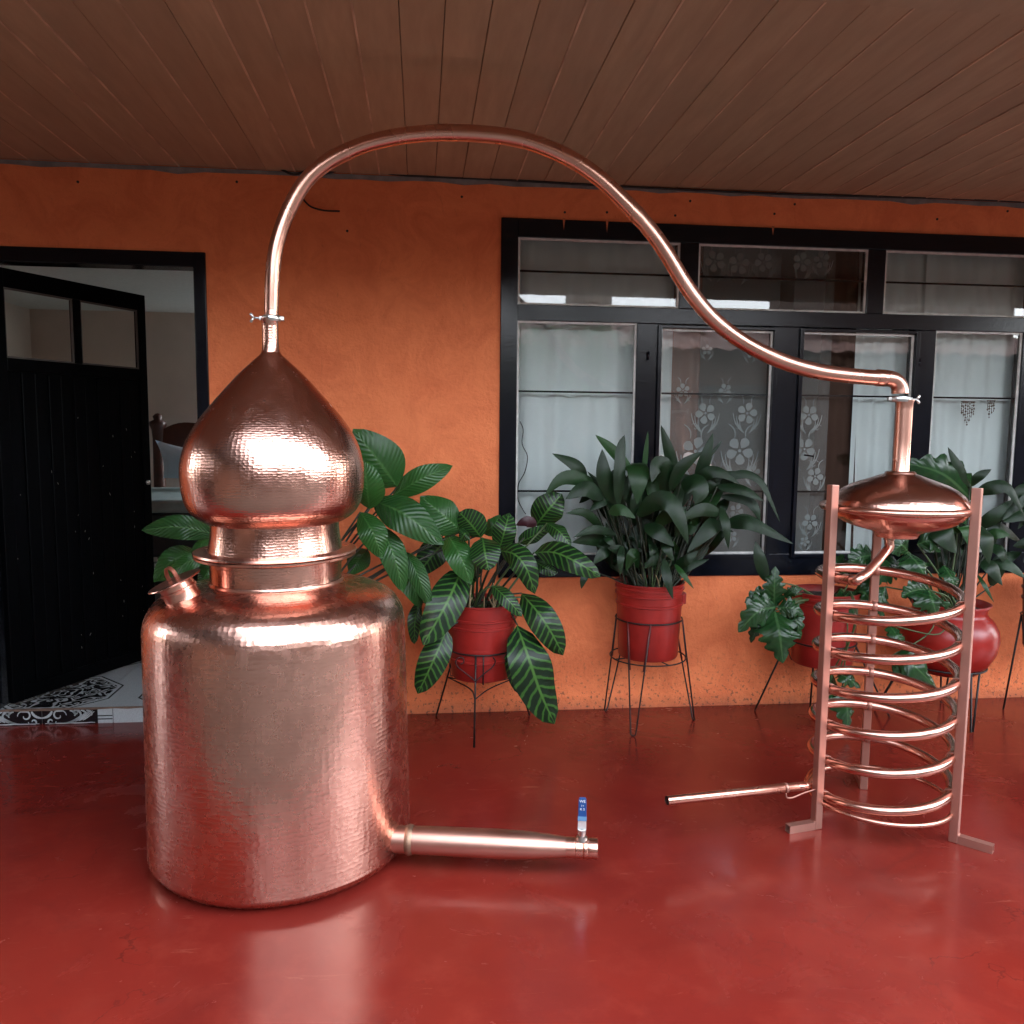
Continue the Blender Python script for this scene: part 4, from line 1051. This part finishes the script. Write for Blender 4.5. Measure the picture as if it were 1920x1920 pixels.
# --- broad leaved plant behind the pot
Y2 = -.52; c2 = at(560, 1200, Y2); zb2 = .30; zt2 = .60
st2 = thing('plant_stand', (c2.x,c2.y,0), 'black iron stand hidden behind the copper pot', 'plant stand', 'wire plant stands along the wall')
pl2 = thing('potted_plant', (c2.x,c2.y,zb2), 'broad green leaved plant behind the copper pot', 'plant')
bucket(pl2, c2, zb2, zt2, .13, .155, (.7,.85))
ringw(st2, c2, zb2+.10, .147)
for k in range(3):
    a = .5+k*2.094; d = Vector((math.cos(a), math.sin(a), 0)); q0 = Vector((c2.x,c2.y,0))
    wire(st2, [q0+d*.147+Vector((0,0,zb2+.10)), q0+d*.21+Vector((0,0,.002))], .004, 'leg'); wire(st2, [q0+d*.15+Vector((0,0,zb2+.09)), q0+Vector((0,0,zb2-.004))], .003, 'cradle')
base2 = Vector((c2.x, c2.y, zt2-.03))
brd = [([(745,913,.16),(712,868,.10),(662,804,.10)], 84, .15), ([(693,955,.02),(688,915,-.02),(683,862,.0)], 56, .3), ([(736,930,.20),(790,898,.14),(849,873,.16)], 42, -.2),
 ([(700,938,.06),(760,965,-.05),(832,1021,-.04)], 64, .1), ([(866,996,.16),(830,965,.10),(788,930,.14)], 62, -.1), ([(676,960,.0),(700,1000,-.08),(717,1048,-.06)], 48, .1),
 ([(712,985,.04),(738,1040,-.04),(757,1112,-.02)], 46, .2), ([(762,1035,.08),(784,1080,.02),(808,1142,.03)], 32, -.1), ([(838,1000,.16),(862,1040,.06),(884,1096,.06)], 48, .2),
 ([(405,1002,-.02),(335,988,-.08),(265,994,-.04)], 42, .1), ([(399,1006,-.0),(376,1022,-.04),(355,1046,-.02)], 17, .2), ([(405,1035,.0),(350,1055,-.08),(298,1090,-.04)], 30, -.2),
 ([(404,1045,.04),(388,1075,.0),(370,1098,.02)], 34, .1), ([(370,1035,.10),(325,1050,.04),(288,1092,.06)], 40, .3), ([(690,1030,.10),(672,1050,.06),(657,1078,.06)], 40, 0),
 ([(905,1000,.22),(925,985,.18),(938,965,.2)], 30, .2), ([(740,1060,.16),(770,1090,.1),(790,1140,.1)], 40, .5), ([(660,900,.1),(640,860,.06),(610,840,.06)], 40, .1)]
for p, wd, tl in brd:
    leaf(pl2, Ys(p, Y2), wd, 'broad', tl, .20, wave=.05)
    stem(pl2, base2+Vector((random.uniform(-.05,.05), random.uniform(-.05,.05), 0)), at(p[0][0], p[0][1], Y2+p[0][2]), .006, .004, .06, STEMD)

# --- dark strap leaved plant on hairpin stand
Y3 = -.22; c3 = at(1216, 1170, Y3)
zt3 = at(1217,1101,Y3-.15).z; zb3 = at(1213,1241,Y3-.12).z; r3t = pm(62, c3); r3b = pm(55, c3)
st3 = thing('plant_stand', (c3.x,c3.y,0), 'hairpin wire stand with red upper half under the dark strap leaved plant', 'plant stand', 'wire plant stands along the wall')
pl3 = thing('potted_plant', (c3.x,c3.y,zb3), 'bushy plant with dark strap leaves in a ribbed red bucket below the window', 'plant')
bucket(pl3, c3, zb3, zt3, r3b, r3t, (.72,.85,.93))
MB().box((c3.x+r3t-.012, c3.y-.05, zb3+(zt3-zb3)*.71), (c3.x+r3t+.008, c3.y-.01, zb3+(zt3-zb3)*.86)).build('handle_lug', REDPOT, pl3, bevel=.004)
zr3 = at(1213,1172,Y3-.15).z; rr3 = r3b+(r3t-r3b)*.5+.008; zl3 = at(1213,1250,Y3-.12).z
ringw(st3, c3, zr3, rr3); 
feet3 = [gr(1187,1381), gr(1133,1329), gr(1300,1351), Vector((c3.x+.08,-.03,0))]; feet3[1].y = min(feet3[1].y, -.04)
REDW = mat_plain('red_painted_wire', (.10,.012,.010), .5)
for k, f_ in enumerate(feet3[:3]):
    f_.z = .004; a0 = math.atan2(f_.y-c3.y, f_.x-c3.x)
    ups = []
    for s in (-1, 1):
        a = a0+s*.36; ups.append(Vector((c3.x+rr3*math.cos(a), c3.y+rr3*math.sin(a), zr3)))
    t_ = Vector((-math.sin(a0), math.cos(a0), 0)); pts = [ups[0], ups[0]*.5+(f_-t_*.012)*.5, f_-t_*.012+Vector((0,0,.006)), f_-t_*.006, f_+t_*.006, f_+t_*.012+Vector((0,0,.006)), ups[1]*.5+(f_+t_*.012)*.5, ups[1]]
    wire(st3, pts, .0036, 'leg')
    for u_ in ups: wire(st3, [u_+Vector((0,0,.001)), u_+((f_-u_)*.42)], .0042, 'painted_upper_leg', REDW)
ringw(st3, c3, zb3-.005, rr3+.022, .0032, 'lower_ring')
for a in (.3, .3+math.pi/2):
    d = Vector((math.cos(a), math.sin(a), 0)); q0 = Vector((c3.x,c3.y,zb3-.0045)); wire(st3, [q0-d*(rr3+.022), q0+d*(rr3+.022)], .003, 'cradle')
base3 = Vector((c3.x, c3.y, zt3-.03))
asp = [
 ([(1098,905,-.02),(1082,874,-.06),(1035,850,-.08)], 24, -.2), ([(1118,912,-.04),(1080,896,-.10),(1050,900,-.12),(1021,930,-.12)], 24, .2), ([(1132,934,-.08),(1098,916,-.14),(1060,936,-.16)], 28, -.1),
 ([(1186,885,.02),(1150,845,-.02),(1116,815,-.04)], 19, .1), ([(1152,945,-.06),(1133,892,-.10),(1129,842,-.08)], 27, .15), ([(1160,948,-.10),(1162,890,-.12),(1165,840,-.10),(1171,815,-.09)], 21, -.2),
 ([(1208,890,.04),(1211,850,.04),(1215,808,.04)], 9, 0), ([(1186,868,-.02),(1196,872,-.10),(1198,900,-.15),(1195,947,-.15)], 40, .05), ([(1250,935,-.04),(1246,880,-.10),(1232,874,-.14),(1222,905,-.16)], 32, .2),
 ([(1270,905,.0),(1256,850,-.03),(1239,796,-.04)], 20, .1), ([(1258,920,-.08),(1280,876,-.12),(1318,846,-.12)], 22, -.3), ([(1306,912,-.02),(1322,862,-.05),(1337,811,-.05)], 21, .1),
 ([(1326,860,.04),(1340,844,.04),(1354,826,.04)], 6, 0), ([(1300,912,-.02),(1325,888,-.08),(1352,886,-.10),(1388,908,-.10)], 22, .1),
 ([(1340,925,-.02),(1368,896,-.06),(1400,889,-.08),(1426,903,-.09),(1442,932,-.10),(1463,980,-.10)], 15, .1), ([(1278,902,-.10),(1300,906,-.16),(1312,922,-.18),(1304,946,-.18)], 42, 0),
 ([(1345,912,-.06),(1392,918,-.12),(1434,940,-.13)], 19, .2), ([(1352,930,-.02),(1400,938,-.06),(1418,956,-.08),(1425,980,-.08)], 17, -.1), ([(1362,982,-.08),(1410,982,-.16),(1488,1020,-.18)], 24, .1),
 ([(1360,980,-.04),(1395,970,-.08),(1427,976,-.09)], 13, .2), ([(1352,950,-.10),(1362,985,-.15),(1366,1030,-.15)], 16, 0), ([(1352,962,-.10),(1315,956,-.16),(1273,977,-.18)], 22, .2),
 ([(1356,968,-.06),(1330,992,-.14),(1288,1036,-.16)], 27, -.1), ([(1196,968,-.12),(1228,940,-.20),(1258,942,-.24),(1278,980,-.25),(1291,1022,-.24)], 34, .1), ([(1210,984,-.14),(1236,998,-.20),(1264,1024,-.21)], 28, .1),
 ([(1243,1014,-.16),(1252,1030,-.20),(1264,1052,-.20)], 16, 0), ([(1246,1048,-.14),(1252,1085,-.19),(1262,1124,-.19)], 17, .1), ([(1266,1058,-.12),(1282,1078,-.17),(1301,1104,-.17)], 10, .1),
 ([(1155,1002,-.06),(1114,993,-.12),(1074,1008,-.13)], 15, .1), ([(1130,992,-.02),(1098,962,-.07),(1060,962,-.08)], 15, .2), ([(1148,1020,-.02),(1110,1012,-.06),(1072,1017,-.07)], 20, .4),
 ([(1148,1028,-.06),(1132,1036,-.10),(1112,1058,-.11)], 20, .1), ([(1166,1024,-.10),(1164,1048,-.14),(1163,1080,-.14)], 13, 0), ([(1134,1006,-.10),(1143,1014,-.14),(1155,1028,-.14)], 12, .1),
 ([(1142,960,-.14),(1165,956,-.18),(1192,972,-.18)], 20, .1), ([(1104,1070,.02),(1095,1085,-.01),(1090,1104,-.01)], 13, .1), ([(1240,1048,-.10),(1226,1052,-.14),(1208,1066,-.14)], 16, .3),
 ([(1266,1060,-.08),(1288,1050,-.13),(1310,1032,-.13)], 18, .1), ([(1262,1078,-.04),(1290,1062,-.08),(1330,1048,-.07)], 16, .3), ([(1230,985,-.1),(1262,960,-.16),(1290,962,-.17)], 24, .1)]
rnd = random.Random(11)
for k in range(46):        # inner leaves
    x_ = rnd.uniform(1120, 1355); y_ = rnd.uniform(890, 1030); sx = (x_-1218)*.30
    asp.append(([(x_-sx*.8, y_+rnd.uniform(30,60), rnd.uniform(-.06,.08)), (x_, y_, rnd.uniform(-.08,.08)), (x_+sx+rnd.uniform(-25,25), y_-rnd.uniform(-30,45), rnd.uniform(-.10,.08))], rnd.uniform(16,28), rnd.uniform(-.6,.6)))
for k in range(22):        # low leaves round the pot rim
    x_ = rnd.uniform(1150, 1285); y_ = rnd.uniform(1000, 1055)
    asp.append(([(x_+(1216-x_)*.3, y_+25, rnd.uniform(-.08,.06)), (x_, y_, rnd.uniform(-.13,.06)), (x_+rnd.uniform(-30,30), y_-rnd.uniform(-35,45), rnd.uniform(-.14,.06))], rnd.uniform(15,24), rnd.uniform(-.7,.7)))
for p, wd, tl in asp:
    leaf(pl3, Ys(p, Y3), wd, 'strap', tl, .16, wave=.04)
    b0 = at(p[0][0], p[0][1], Y3+p[0][2])
    stem(pl3, base3+Vector((max(-.1,min(.1,(b0.x-c3.x)*.35))+rnd.uniform(-.03,.03), rnd.uniform(-.10,.08), 0)), b0, .0042, .003, .02, STEMD)
for k in range(12):
    a = base3+Vector((rnd.uniform(-.09,.09), rnd.uniform(-.11,-.03), 0)); stem(pl3, a, a+Vector((rnd.uniform(-.04,.04), rnd.uniform(-.02,.02), rnd.uniform(.06,.20))), .003, .002, .01, DRYST if k % 2 else STEM)

# --- lobed leaf plant in a red bucket
Y4 = -.24; c4 = at(1543, 1185, Y4); zt4 = at(1543,1119,Y4-.15).z; zb4 = at(1543,1255,Y4-.12).z; r4t = pm(61, c4); r4b = pm(54, c4)
st4 = thing('plant_stand', (c4.x,c4.y,0), 'black wire stand under the small lobed leaf plant left of the coil', 'plant stand', 'wire plant stands along the wall')
pl4 = thing('potted_plant', (c4.x,c4.y,zb4), 'small lobed leaf plant in a red bucket beside the left condenser leg', 'plant')
bucket(pl4, c4, zb4, zt4, r4b, r4t, (.85,.93,.30))
zr4 = at(1500,1212,Y4-.1).z; rr4 = r4b+(r4t-r4b)*.4+.007; ringw(st4, c4, zr4, rr4)
for f_ in (gr(1415,1333), gr(1668,1345), Vector((c4.x+.05,-.05,0))):
    d = Vector((f_.x-c4.x, f_.y-c4.y, 0)).normalized(); tp_ = Vector((c4.x,c4.y,zr4))+d*rr4; f_.z = .002
    wire(st4, [tp_, f_], .0048, 'leg'); wire(st4, [tp_+(f_-tp_)*.10, Vector((c4.x,c4.y,zb4-.004))+d*r4b, Vector((c4.x,c4.y,zb4-.004))], .003, 'cradle')
base4 = Vector((c4.x, c4.y, zt4-.03))
lob4 = [([(1452,1140,-.14),(1452,1102,-.18),(1454,1062,-.16)], 46, .2), ([(1455,1138,-.16),(1420,1148,-.22),(1384,1186,-.22)], 62, .1), ([(1453,1146,-.18),(1462,1190,-.26),(1468,1244,-.26)], 84, -.1),
 ([(1470,1120,-.12),(1488,1108,-.15),(1506,1104,-.15)], 20, .2), ([(1458,1140,-.16),(1484,1140,-.20),(1508,1152,-.20)], 40, .2), ([(1450,1138,-.12),(1425,1120,-.16),(1396,1130,-.16)], 44, .1), ([(1440,1160,-.10),(1420,1178,-.14),(1408,1206,-.13)], 34, .2),
 ([(1468,1145,-.12),(1492,1160,-.18),(1500,1200,-.2)], 36, -.2), ([(1590,1095,-.02),(1575,1060,-.06),(1545,1050,-.05)], 46, .1), ([(1600,1110,-.06),(1622,1112,-.12),(1640,1145,-.12)], 56, .1), ([(1575,1105,-.08),(1595,1130,-.14),(1604,1165,-.14)], 44, .2),
 ([(1572,1262,-.18),(1590,1272,-.24),(1614,1290,-.22)], 34, .1), ([(1580,1285,-.16),(1588,1322,-.22),(1590,1366,-.22)], 64, .2), ([(1560,1262,-.14),(1556,1290,-.2),(1548,1330,-.2)], 50, .1)]
for p, wd, tl in lob4:
    leaf(pl4, Ys(p, Y4), wd, 'lobed', tl, .20, wave=.12, lobes=5)
    b0 = at(p[0][0], p[0][1], Y4+p[0][2]); bs = base4+Vector((.04 if p[0][0] > 1540 else -.06, random.uniform(-.08,.02), 0))
    if p[0][1] > 1200: cs = curve([bs, bs+Vector((0,-.09,.05)), bs+Vector((0,-.15,-.08)), b0], 6); MB().tube(cs, .0035, 6).build('stem', STEM, pl4, True)
    else: stem(pl4, bs, b0, .005, .0035, .03)
leaf(pl4, Ys([(1438,1090,-.10),(1426,1050,-.12),(1416,1014,-.10)], Y4), 22, 'strap', .1)
stem(pl4, base4+Vector((-.05,0,0)), at(1438,1090,Y4-.10))

# --- round clay pot with lobed and strap leaves
Y5 = -.30; c5 = at(1776, 1200, Y5); k5 = pm(1, c5); zb5 = at(1776,1262,Y5-.06).z
st5 = thing('plant_stand', (c5.x,c5.y,0), 'black iron stand under the round clay pot behind the coil', 'plant stand', 'wire plant stands along the wall')
pl5 = thing('potted_plant', (c5.x,c5.y,zb5), 'tall plant in a round glazed red clay pot behind the condenser coil', 'plant')
def z5(py): return at(1776, py, Y5).z
MB().lathe([(0,zb5),(k5*40,zb5),(k5*52,z5(1256)),(k5*70,z5(1238)),(k5*82,z5(1216)),(k5*86,z5(1194)),(k5*84,z5(1176)),(k5*76,z5(1160)),(k5*66,z5(1150)),(k5*62,z5(1144)),(k5*64,z5(1136)),(k5*70,z5(1128)),(k5*67,z5(1127)),(k5*56,z5(1142))], (c5.x,c5.y,0), n=64).build('clay_pot', REDCLAY, pl5, True)
MB().lathe([(0,z5(1138)),(k5*30,z5(1137)),(k5*57,z5(1140))], (c5.x,c5.y,0), n=32).build('soil', SOIL, pl5)
zr5 = z5(1244); ringw(st5, c5, zr5, k5*66+.004, .005)
f5 = [gr(1822,1374), gr(1640,1332), Vector((c5.x+.16,-.06,0))]
for f_ in f5:
    d = Vector((f_.x-c5.x, f_.y-c5.y, 0)).normalized(); s = Vector((-d.y,d.x,0)); tp_ = Vector((c5.x,c5.y,zr5))+d*(k5*66+.004); f_.z = .004
    wire(st5, [tp_+s*.02, f_+s*.006, f_-s*.006, tp_-s*.03], .005, 'leg')
ringw(st5, c5, zb5-.005, k5*44, .004, 'lower_ring')
for a in (.2, 1.77):
    d = Vector((math.cos(a), math.sin(a), 0)); q0 = Vector((c5.x,c5.y,0)); wire(st5, [q0-d*(k5*66)+Vector((0,0,zr5)), q0-d*k5*44+Vector((0,0,zb5-.005)), q0+d*k5*44+Vector((0,0,zb5-.005)), q0+d*k5*66+Vector((0,0,zr5))], .0035, 'cradle')
base5 = Vector((c5.x, c5.y, z5(1138)))
tall = [([(1818,912,.04),(1800,880,.0),(1777,838,.0)], 20, .1), ([(1818,912,.06),(1838,892,.02),(1859,880,.02)], 16, .1), ([(1830,925,.02),(1862,914,-.04),(1892,916,-.06),(1921,968,-.06)], 24, .1),
 ([(1832,990,.04),(1868,966,-.02),(1901,936,-.02)], 24, .1), ([(1838,985,-.06),(1850,1010,-.12),(1855,1058,-.12)], 34, .1), ([(1748,990,-.04),(1772,1002,-.10),(1794,1038,-.10)], 44, .1), ([(1850,1004,.02),(1872,1000,-.02),(1895,1003,-.02)], 18, .2),
 ([(1842,1050,-.06),(1862,1066,-.10),(1880,1098,-.10)], 28, .1), ([(1862,1056,-.02),(1892,1060,-.06),(1926,1086,-.06)], 20, .1), ([(1834,1078,-.06),(1848,1100,-.10),(1864,1130,-.10)], 9, .1), ([(1800,1000,-.02),(1815,990,-.08),(1822,1030,-.1)], 34, .2),
 ([(1780,1010,.04),(1790,960,.0),(1810,930,.0)], 30, .2), ([(1860,1020,.0),(1880,1035,-.04),(1890,1060,-.04)], 26, .3)]
for k in range(14):
    x_ = rnd.uniform(1750, 1880); y_ = rnd.uniform(950, 1060); sx = (x_-1800)*.4
    tall.append(([(x_-sx*.6, y_+45, rnd.uniform(.0,.12)), (x_, y_, rnd.uniform(0,.12)), (x_+sx+rnd.uniform(-20,20), y_-rnd.uniform(-40,40), rnd.uniform(0,.1))], rnd.uniform(18,30), rnd.uniform(-.5,.5)))
for p, wd, tl in tall:
    leaf(pl5, Ys(p, Y5), wd, 'strap', tl, .16); stem(pl5, base5+Vector((rnd.uniform(-.02,.06), rnd.uniform(-.05,.06), 0)), at(p[0][0], p[0][1], Y5+p[0][2]), .0045, .003, .03, STEMD)
lob5 = [([(1700,1036,-.10),(1722,1058,-.18),(1742,1096,-.18)], 66, .1), ([(1702,1034,-.10),(1690,1022,-.14),(1672,1040,-.14)], 44, .1), ([(1742,1106,-.16),(1748,1125,-.22),(1756,1152,-.22)], 78, -.1), ([(1742,1106,-.14),(1712,1108,-.18),(1690,1120,-.18)], 44, .2),
 ([(1822,936,.06),(1766,888,-.02),(1690,866,.0)], 74, .3), ([(1800,930,.04),(1806,950,-.02),(1812,985,-.02)], 50, .2), ([(1668,1172,-.14),(1684,1194,-.2),(1704,1216,-.18)], 32, .1), ([(1668,1232,-.16),(1710,1246,-.24),(1756,1290,-.22)], 66, .1),
 ([(1690,1060,-.06),(1660,1072,-.12),(1640,1100,-.12)], 52, .1), ([(1720,1020,-.04),(1745,1015,-.08),(1765,1035,-.08)], 46, .2), ([(1660,1100,-.1),(1652,1130,-.14),(1656,1165,-.14)], 36, .1), ([(1770,1060,-.04),(1785,1085,-.10),(1795,1120,-.10)], 46, .2), ([(1640,1040,-.02),(1610,1046,-.06),(1590,1062,-.06)], 46, .1)]
for p, wd, tl in lob5:
    leaf(pl5, Ys(p, Y5), wd, 'lobed', tl, .20, wave=.12, lobes=5)
    b0 = at(p[0][0], p[0][1], Y5+p[0][2]); bs = base5+Vector((rnd.uniform(-.06,.0), rnd.uniform(-.08,.02), 0))
    if p[0][1] > 1150: MB().tube(curve([bs, bs+Vector((-.10,-.10,.04)), bs+Vector((-.16,-.14,-.08)), b0], 6), .0035, 6).build('stem', STEM, pl5, True)
    else: stem(pl5, bs, b0, .005, .0035, .04)

# --- plant at the right edge
Y6 = -.26; c6 = at(1975, 1180, Y6); zb6 = at(1975,1215,Y6).z; zt6 = at(1975,1085,Y6).z
st6 = thing('plant_stand', (c6.x,c6.y,0), 'black wire stand at the right edge of the photo', 'plant stand', 'wire plant stands along the wall')
pl6 = thing('potted_plant', (c6.x,c6.y,zb6), 'dark leaved plant cut off by the right edge of the photo', 'plant')
bucket(pl6, c6, zb6, zt6, .125, .145, (.7,.85), mat_plain('dark_brown_pot', (.03,.018,.013), .5), 'plant_pot')
zr6 = zb6+(zt6-zb6)*.45; ringw(st6, c6, zr6, .142)
for f_ in (gr(1881,1331), Vector((c6.x+.1,-.05,0)), Vector((c6.x+.10,c6.y-.2,0))):
    d = Vector((f_.x-c6.x, f_.y-c6.y, 0)).normalized(); tp_ = Vector((c6.x,c6.y,zr6))+d*.142; f_.z = .002
    wire(st6, [tp_, f_], .0048, 'leg'); wire(st6, [tp_, Vector((c6.x,c6.y,zb6-.004))+d*.12, Vector((c6.x,c6.y,zb6-.004))], .003, 'cradle')
for k in range(18):
    x_ = rnd.uniform(1900, 1990); y_ = rnd.uniform(915, 1060); p = [(1960, 1050, 0), ((x_+1950)/2, y_-10, -.05), (x_-25, y_+rnd.uniform(-10,30), rnd.uniform(-.10,.0))]
    leaf(pl6, Ys(p, Y6), rnd.uniform(20,34), 'strap', rnd.uniform(-.4,.4)); stem(pl6, Vector((c6.x,c6.y,zt6-.03)), at(1960,1050,Y6), .004, .003)

# ------------------------------------------------------------------ the courtyard behind the camera (seen in the reflections)
YO = -9.0
opp = thing('courtyard_house', (1,YO,-.12), 'low house across the courtyard, seen only as a reflection', 'house')
OPW = mat_plain('terracotta_plaster', (.075,.04,.026), .85, 0, .15, 3, .3)
MB().box((-8,YO-4.5,-.12),(10,YO,2.70)).build('wall', OPW, opp)
mb = MB(); n = 180
ed = [(-8.6+19.2*i/n, YO+.5, 2.62+.03*math.sin(i*1.9)) for i in range(n+1)]; rg = [(p[0], YO-2.4, p[2]+.86) for p in ed]; bk = [(p[0], YO-5.2, p[2]) for p in ed]
mb.add(ed+rg+bk, [(i,i+1,n+2+i,n+1+i) for i in range(n)]+[(n+1+i,n+2+i,2*n+3+i,2*n+2+i) for i in range(n)])
mb.build('roof', mat_plain('pink_roof_tile', (.13,.07,.058), .8, 0, .25, 6), opp, True)
for x0 in (-5.2, -1.6, 4.4, 7.0):
    f_ = MB().box((x0,YO-.02,.95),(x0+1.3,YO+.03,2.1)).build('window', BLACKP, opp)
    MB().box((x0+.07,YO+.031,1.02),(x0+.62,YO+.036,2.03)).build('pane', TBLACK, f_); MB().box((x0+.68,YO+.031,1.02),(x0+1.23,YO+.036,2.03)).build('pane', TBLACK, f_)
MB().box((1.4,YO-.02,-.1),(2.4,YO+.03,2.1)).build('door', BLACKP, opp)
MB().box((2.45,YO-1.2,2.6),(3.1,YO-.6,4.1)).build('skyline_block', OPW, opp)  # added block, breaks up the sky band mirrored in the window panes
MB().box((6.9,YO-3.2,2.5),(10,YO-.3,4.4)).build('skyline_box', OPW, opp)  # added box on the skyline, cuts off the mirrored sky at the right
MB().box((4.5,YO-.9,2.6),(4.75,YO-.7,3.9)).build('skyline_post', OPW, opp)  # thin added post, another break in the mirrored sky band
MB().box((-7.5,YO+.52,ZC+.03),(-1.55,-DEP-.02,ZC+.12)).build('wing_roof', WOOD, opp)
MB().box((-4.0,YO+.01,-.12),(-3.8,-2.9,ZC+.02)).build('wing_wall', OPW, opp)
for nm, xx, lab in (('side_light_blocker', -7.9, 'unseen wall added left of the courtyard to block side sky light'), ('side_light_blocker', 9.7, 'unseen wall added right of the courtyard to block side sky light')):
    tag(MB().box((xx-.1,YO,-.12),(xx+.1,.0,2.5)).build(nm, OPW), lab, 'wall')  # added walls out of view, they keep low sky light from the sides
for xx, lab in ((-4.6, 'veranda post beyond the door side'), (6.4, 'veranda post beyond the window side')):
    tag(MB().box((xx-.09,-DEP+.06,-.0),(xx+.09,-DEP+.24,ZC+.03)).build('veranda_post', WOOD), lab, 'post')
tree = thing('courtyard_tree', (1.75,-7.3,-.12), 'small leafy tree in the courtyard, seen only as a reflection', 'tree')
BARK = mat_plain('bark', (.06,.045,.035), .9, 0, .3, 20, .5)
tb = Vector((1.75,-7.3,-.12)); mb = MB(); mb.tube(curve([tb, tb+Vector((.05,.02,.8)), tb+Vector((-.03,.05,1.5)), tb+Vector((.02,0,2.4))], 5), [.09-.06*i/15 for i in range(16)], 10)
ends = []
for k in range(9):
    a = k*2.4; e_ = tb+Vector((.65*math.cos(a), .65*math.sin(a), 2.0+.13*k*.7)); s_ = tb+Vector((0,.04,1.2+.1*k)); mb.tube(curve([s_, (s_+e_)/2+Vector((0,0,.08)), e_], 4), [.03-.022*i/8 for i in range(9)], 6); ends.append(e_)
mb.build('trunk', BARK, tree, True)
mb = MB()
for k in range(2600):
    e_ = rnd.choice(ends); c = e_+Vector((rnd.gauss(0,.22), rnd.gauss(0,.22), rnd.gauss(0,.18))); a = rnd.uniform(0,6.28); b = rnd.uniform(-.8,.8); l = rnd.uniform(.03,.06)
    d = Vector((math.cos(a)*math.cos(b), math.sin(a)*math.cos(b), math.sin(b))); s_ = d.orthogonal().normalized()*l*.35
    mb.add([c-d*l, c+s_, c+d*l, c-s_], [(0,1,2,3)])
tag(mb.build('crown', mat_plain('courtyard_leaf', (.05,.12,.03), .5), tree), kind='stuff')
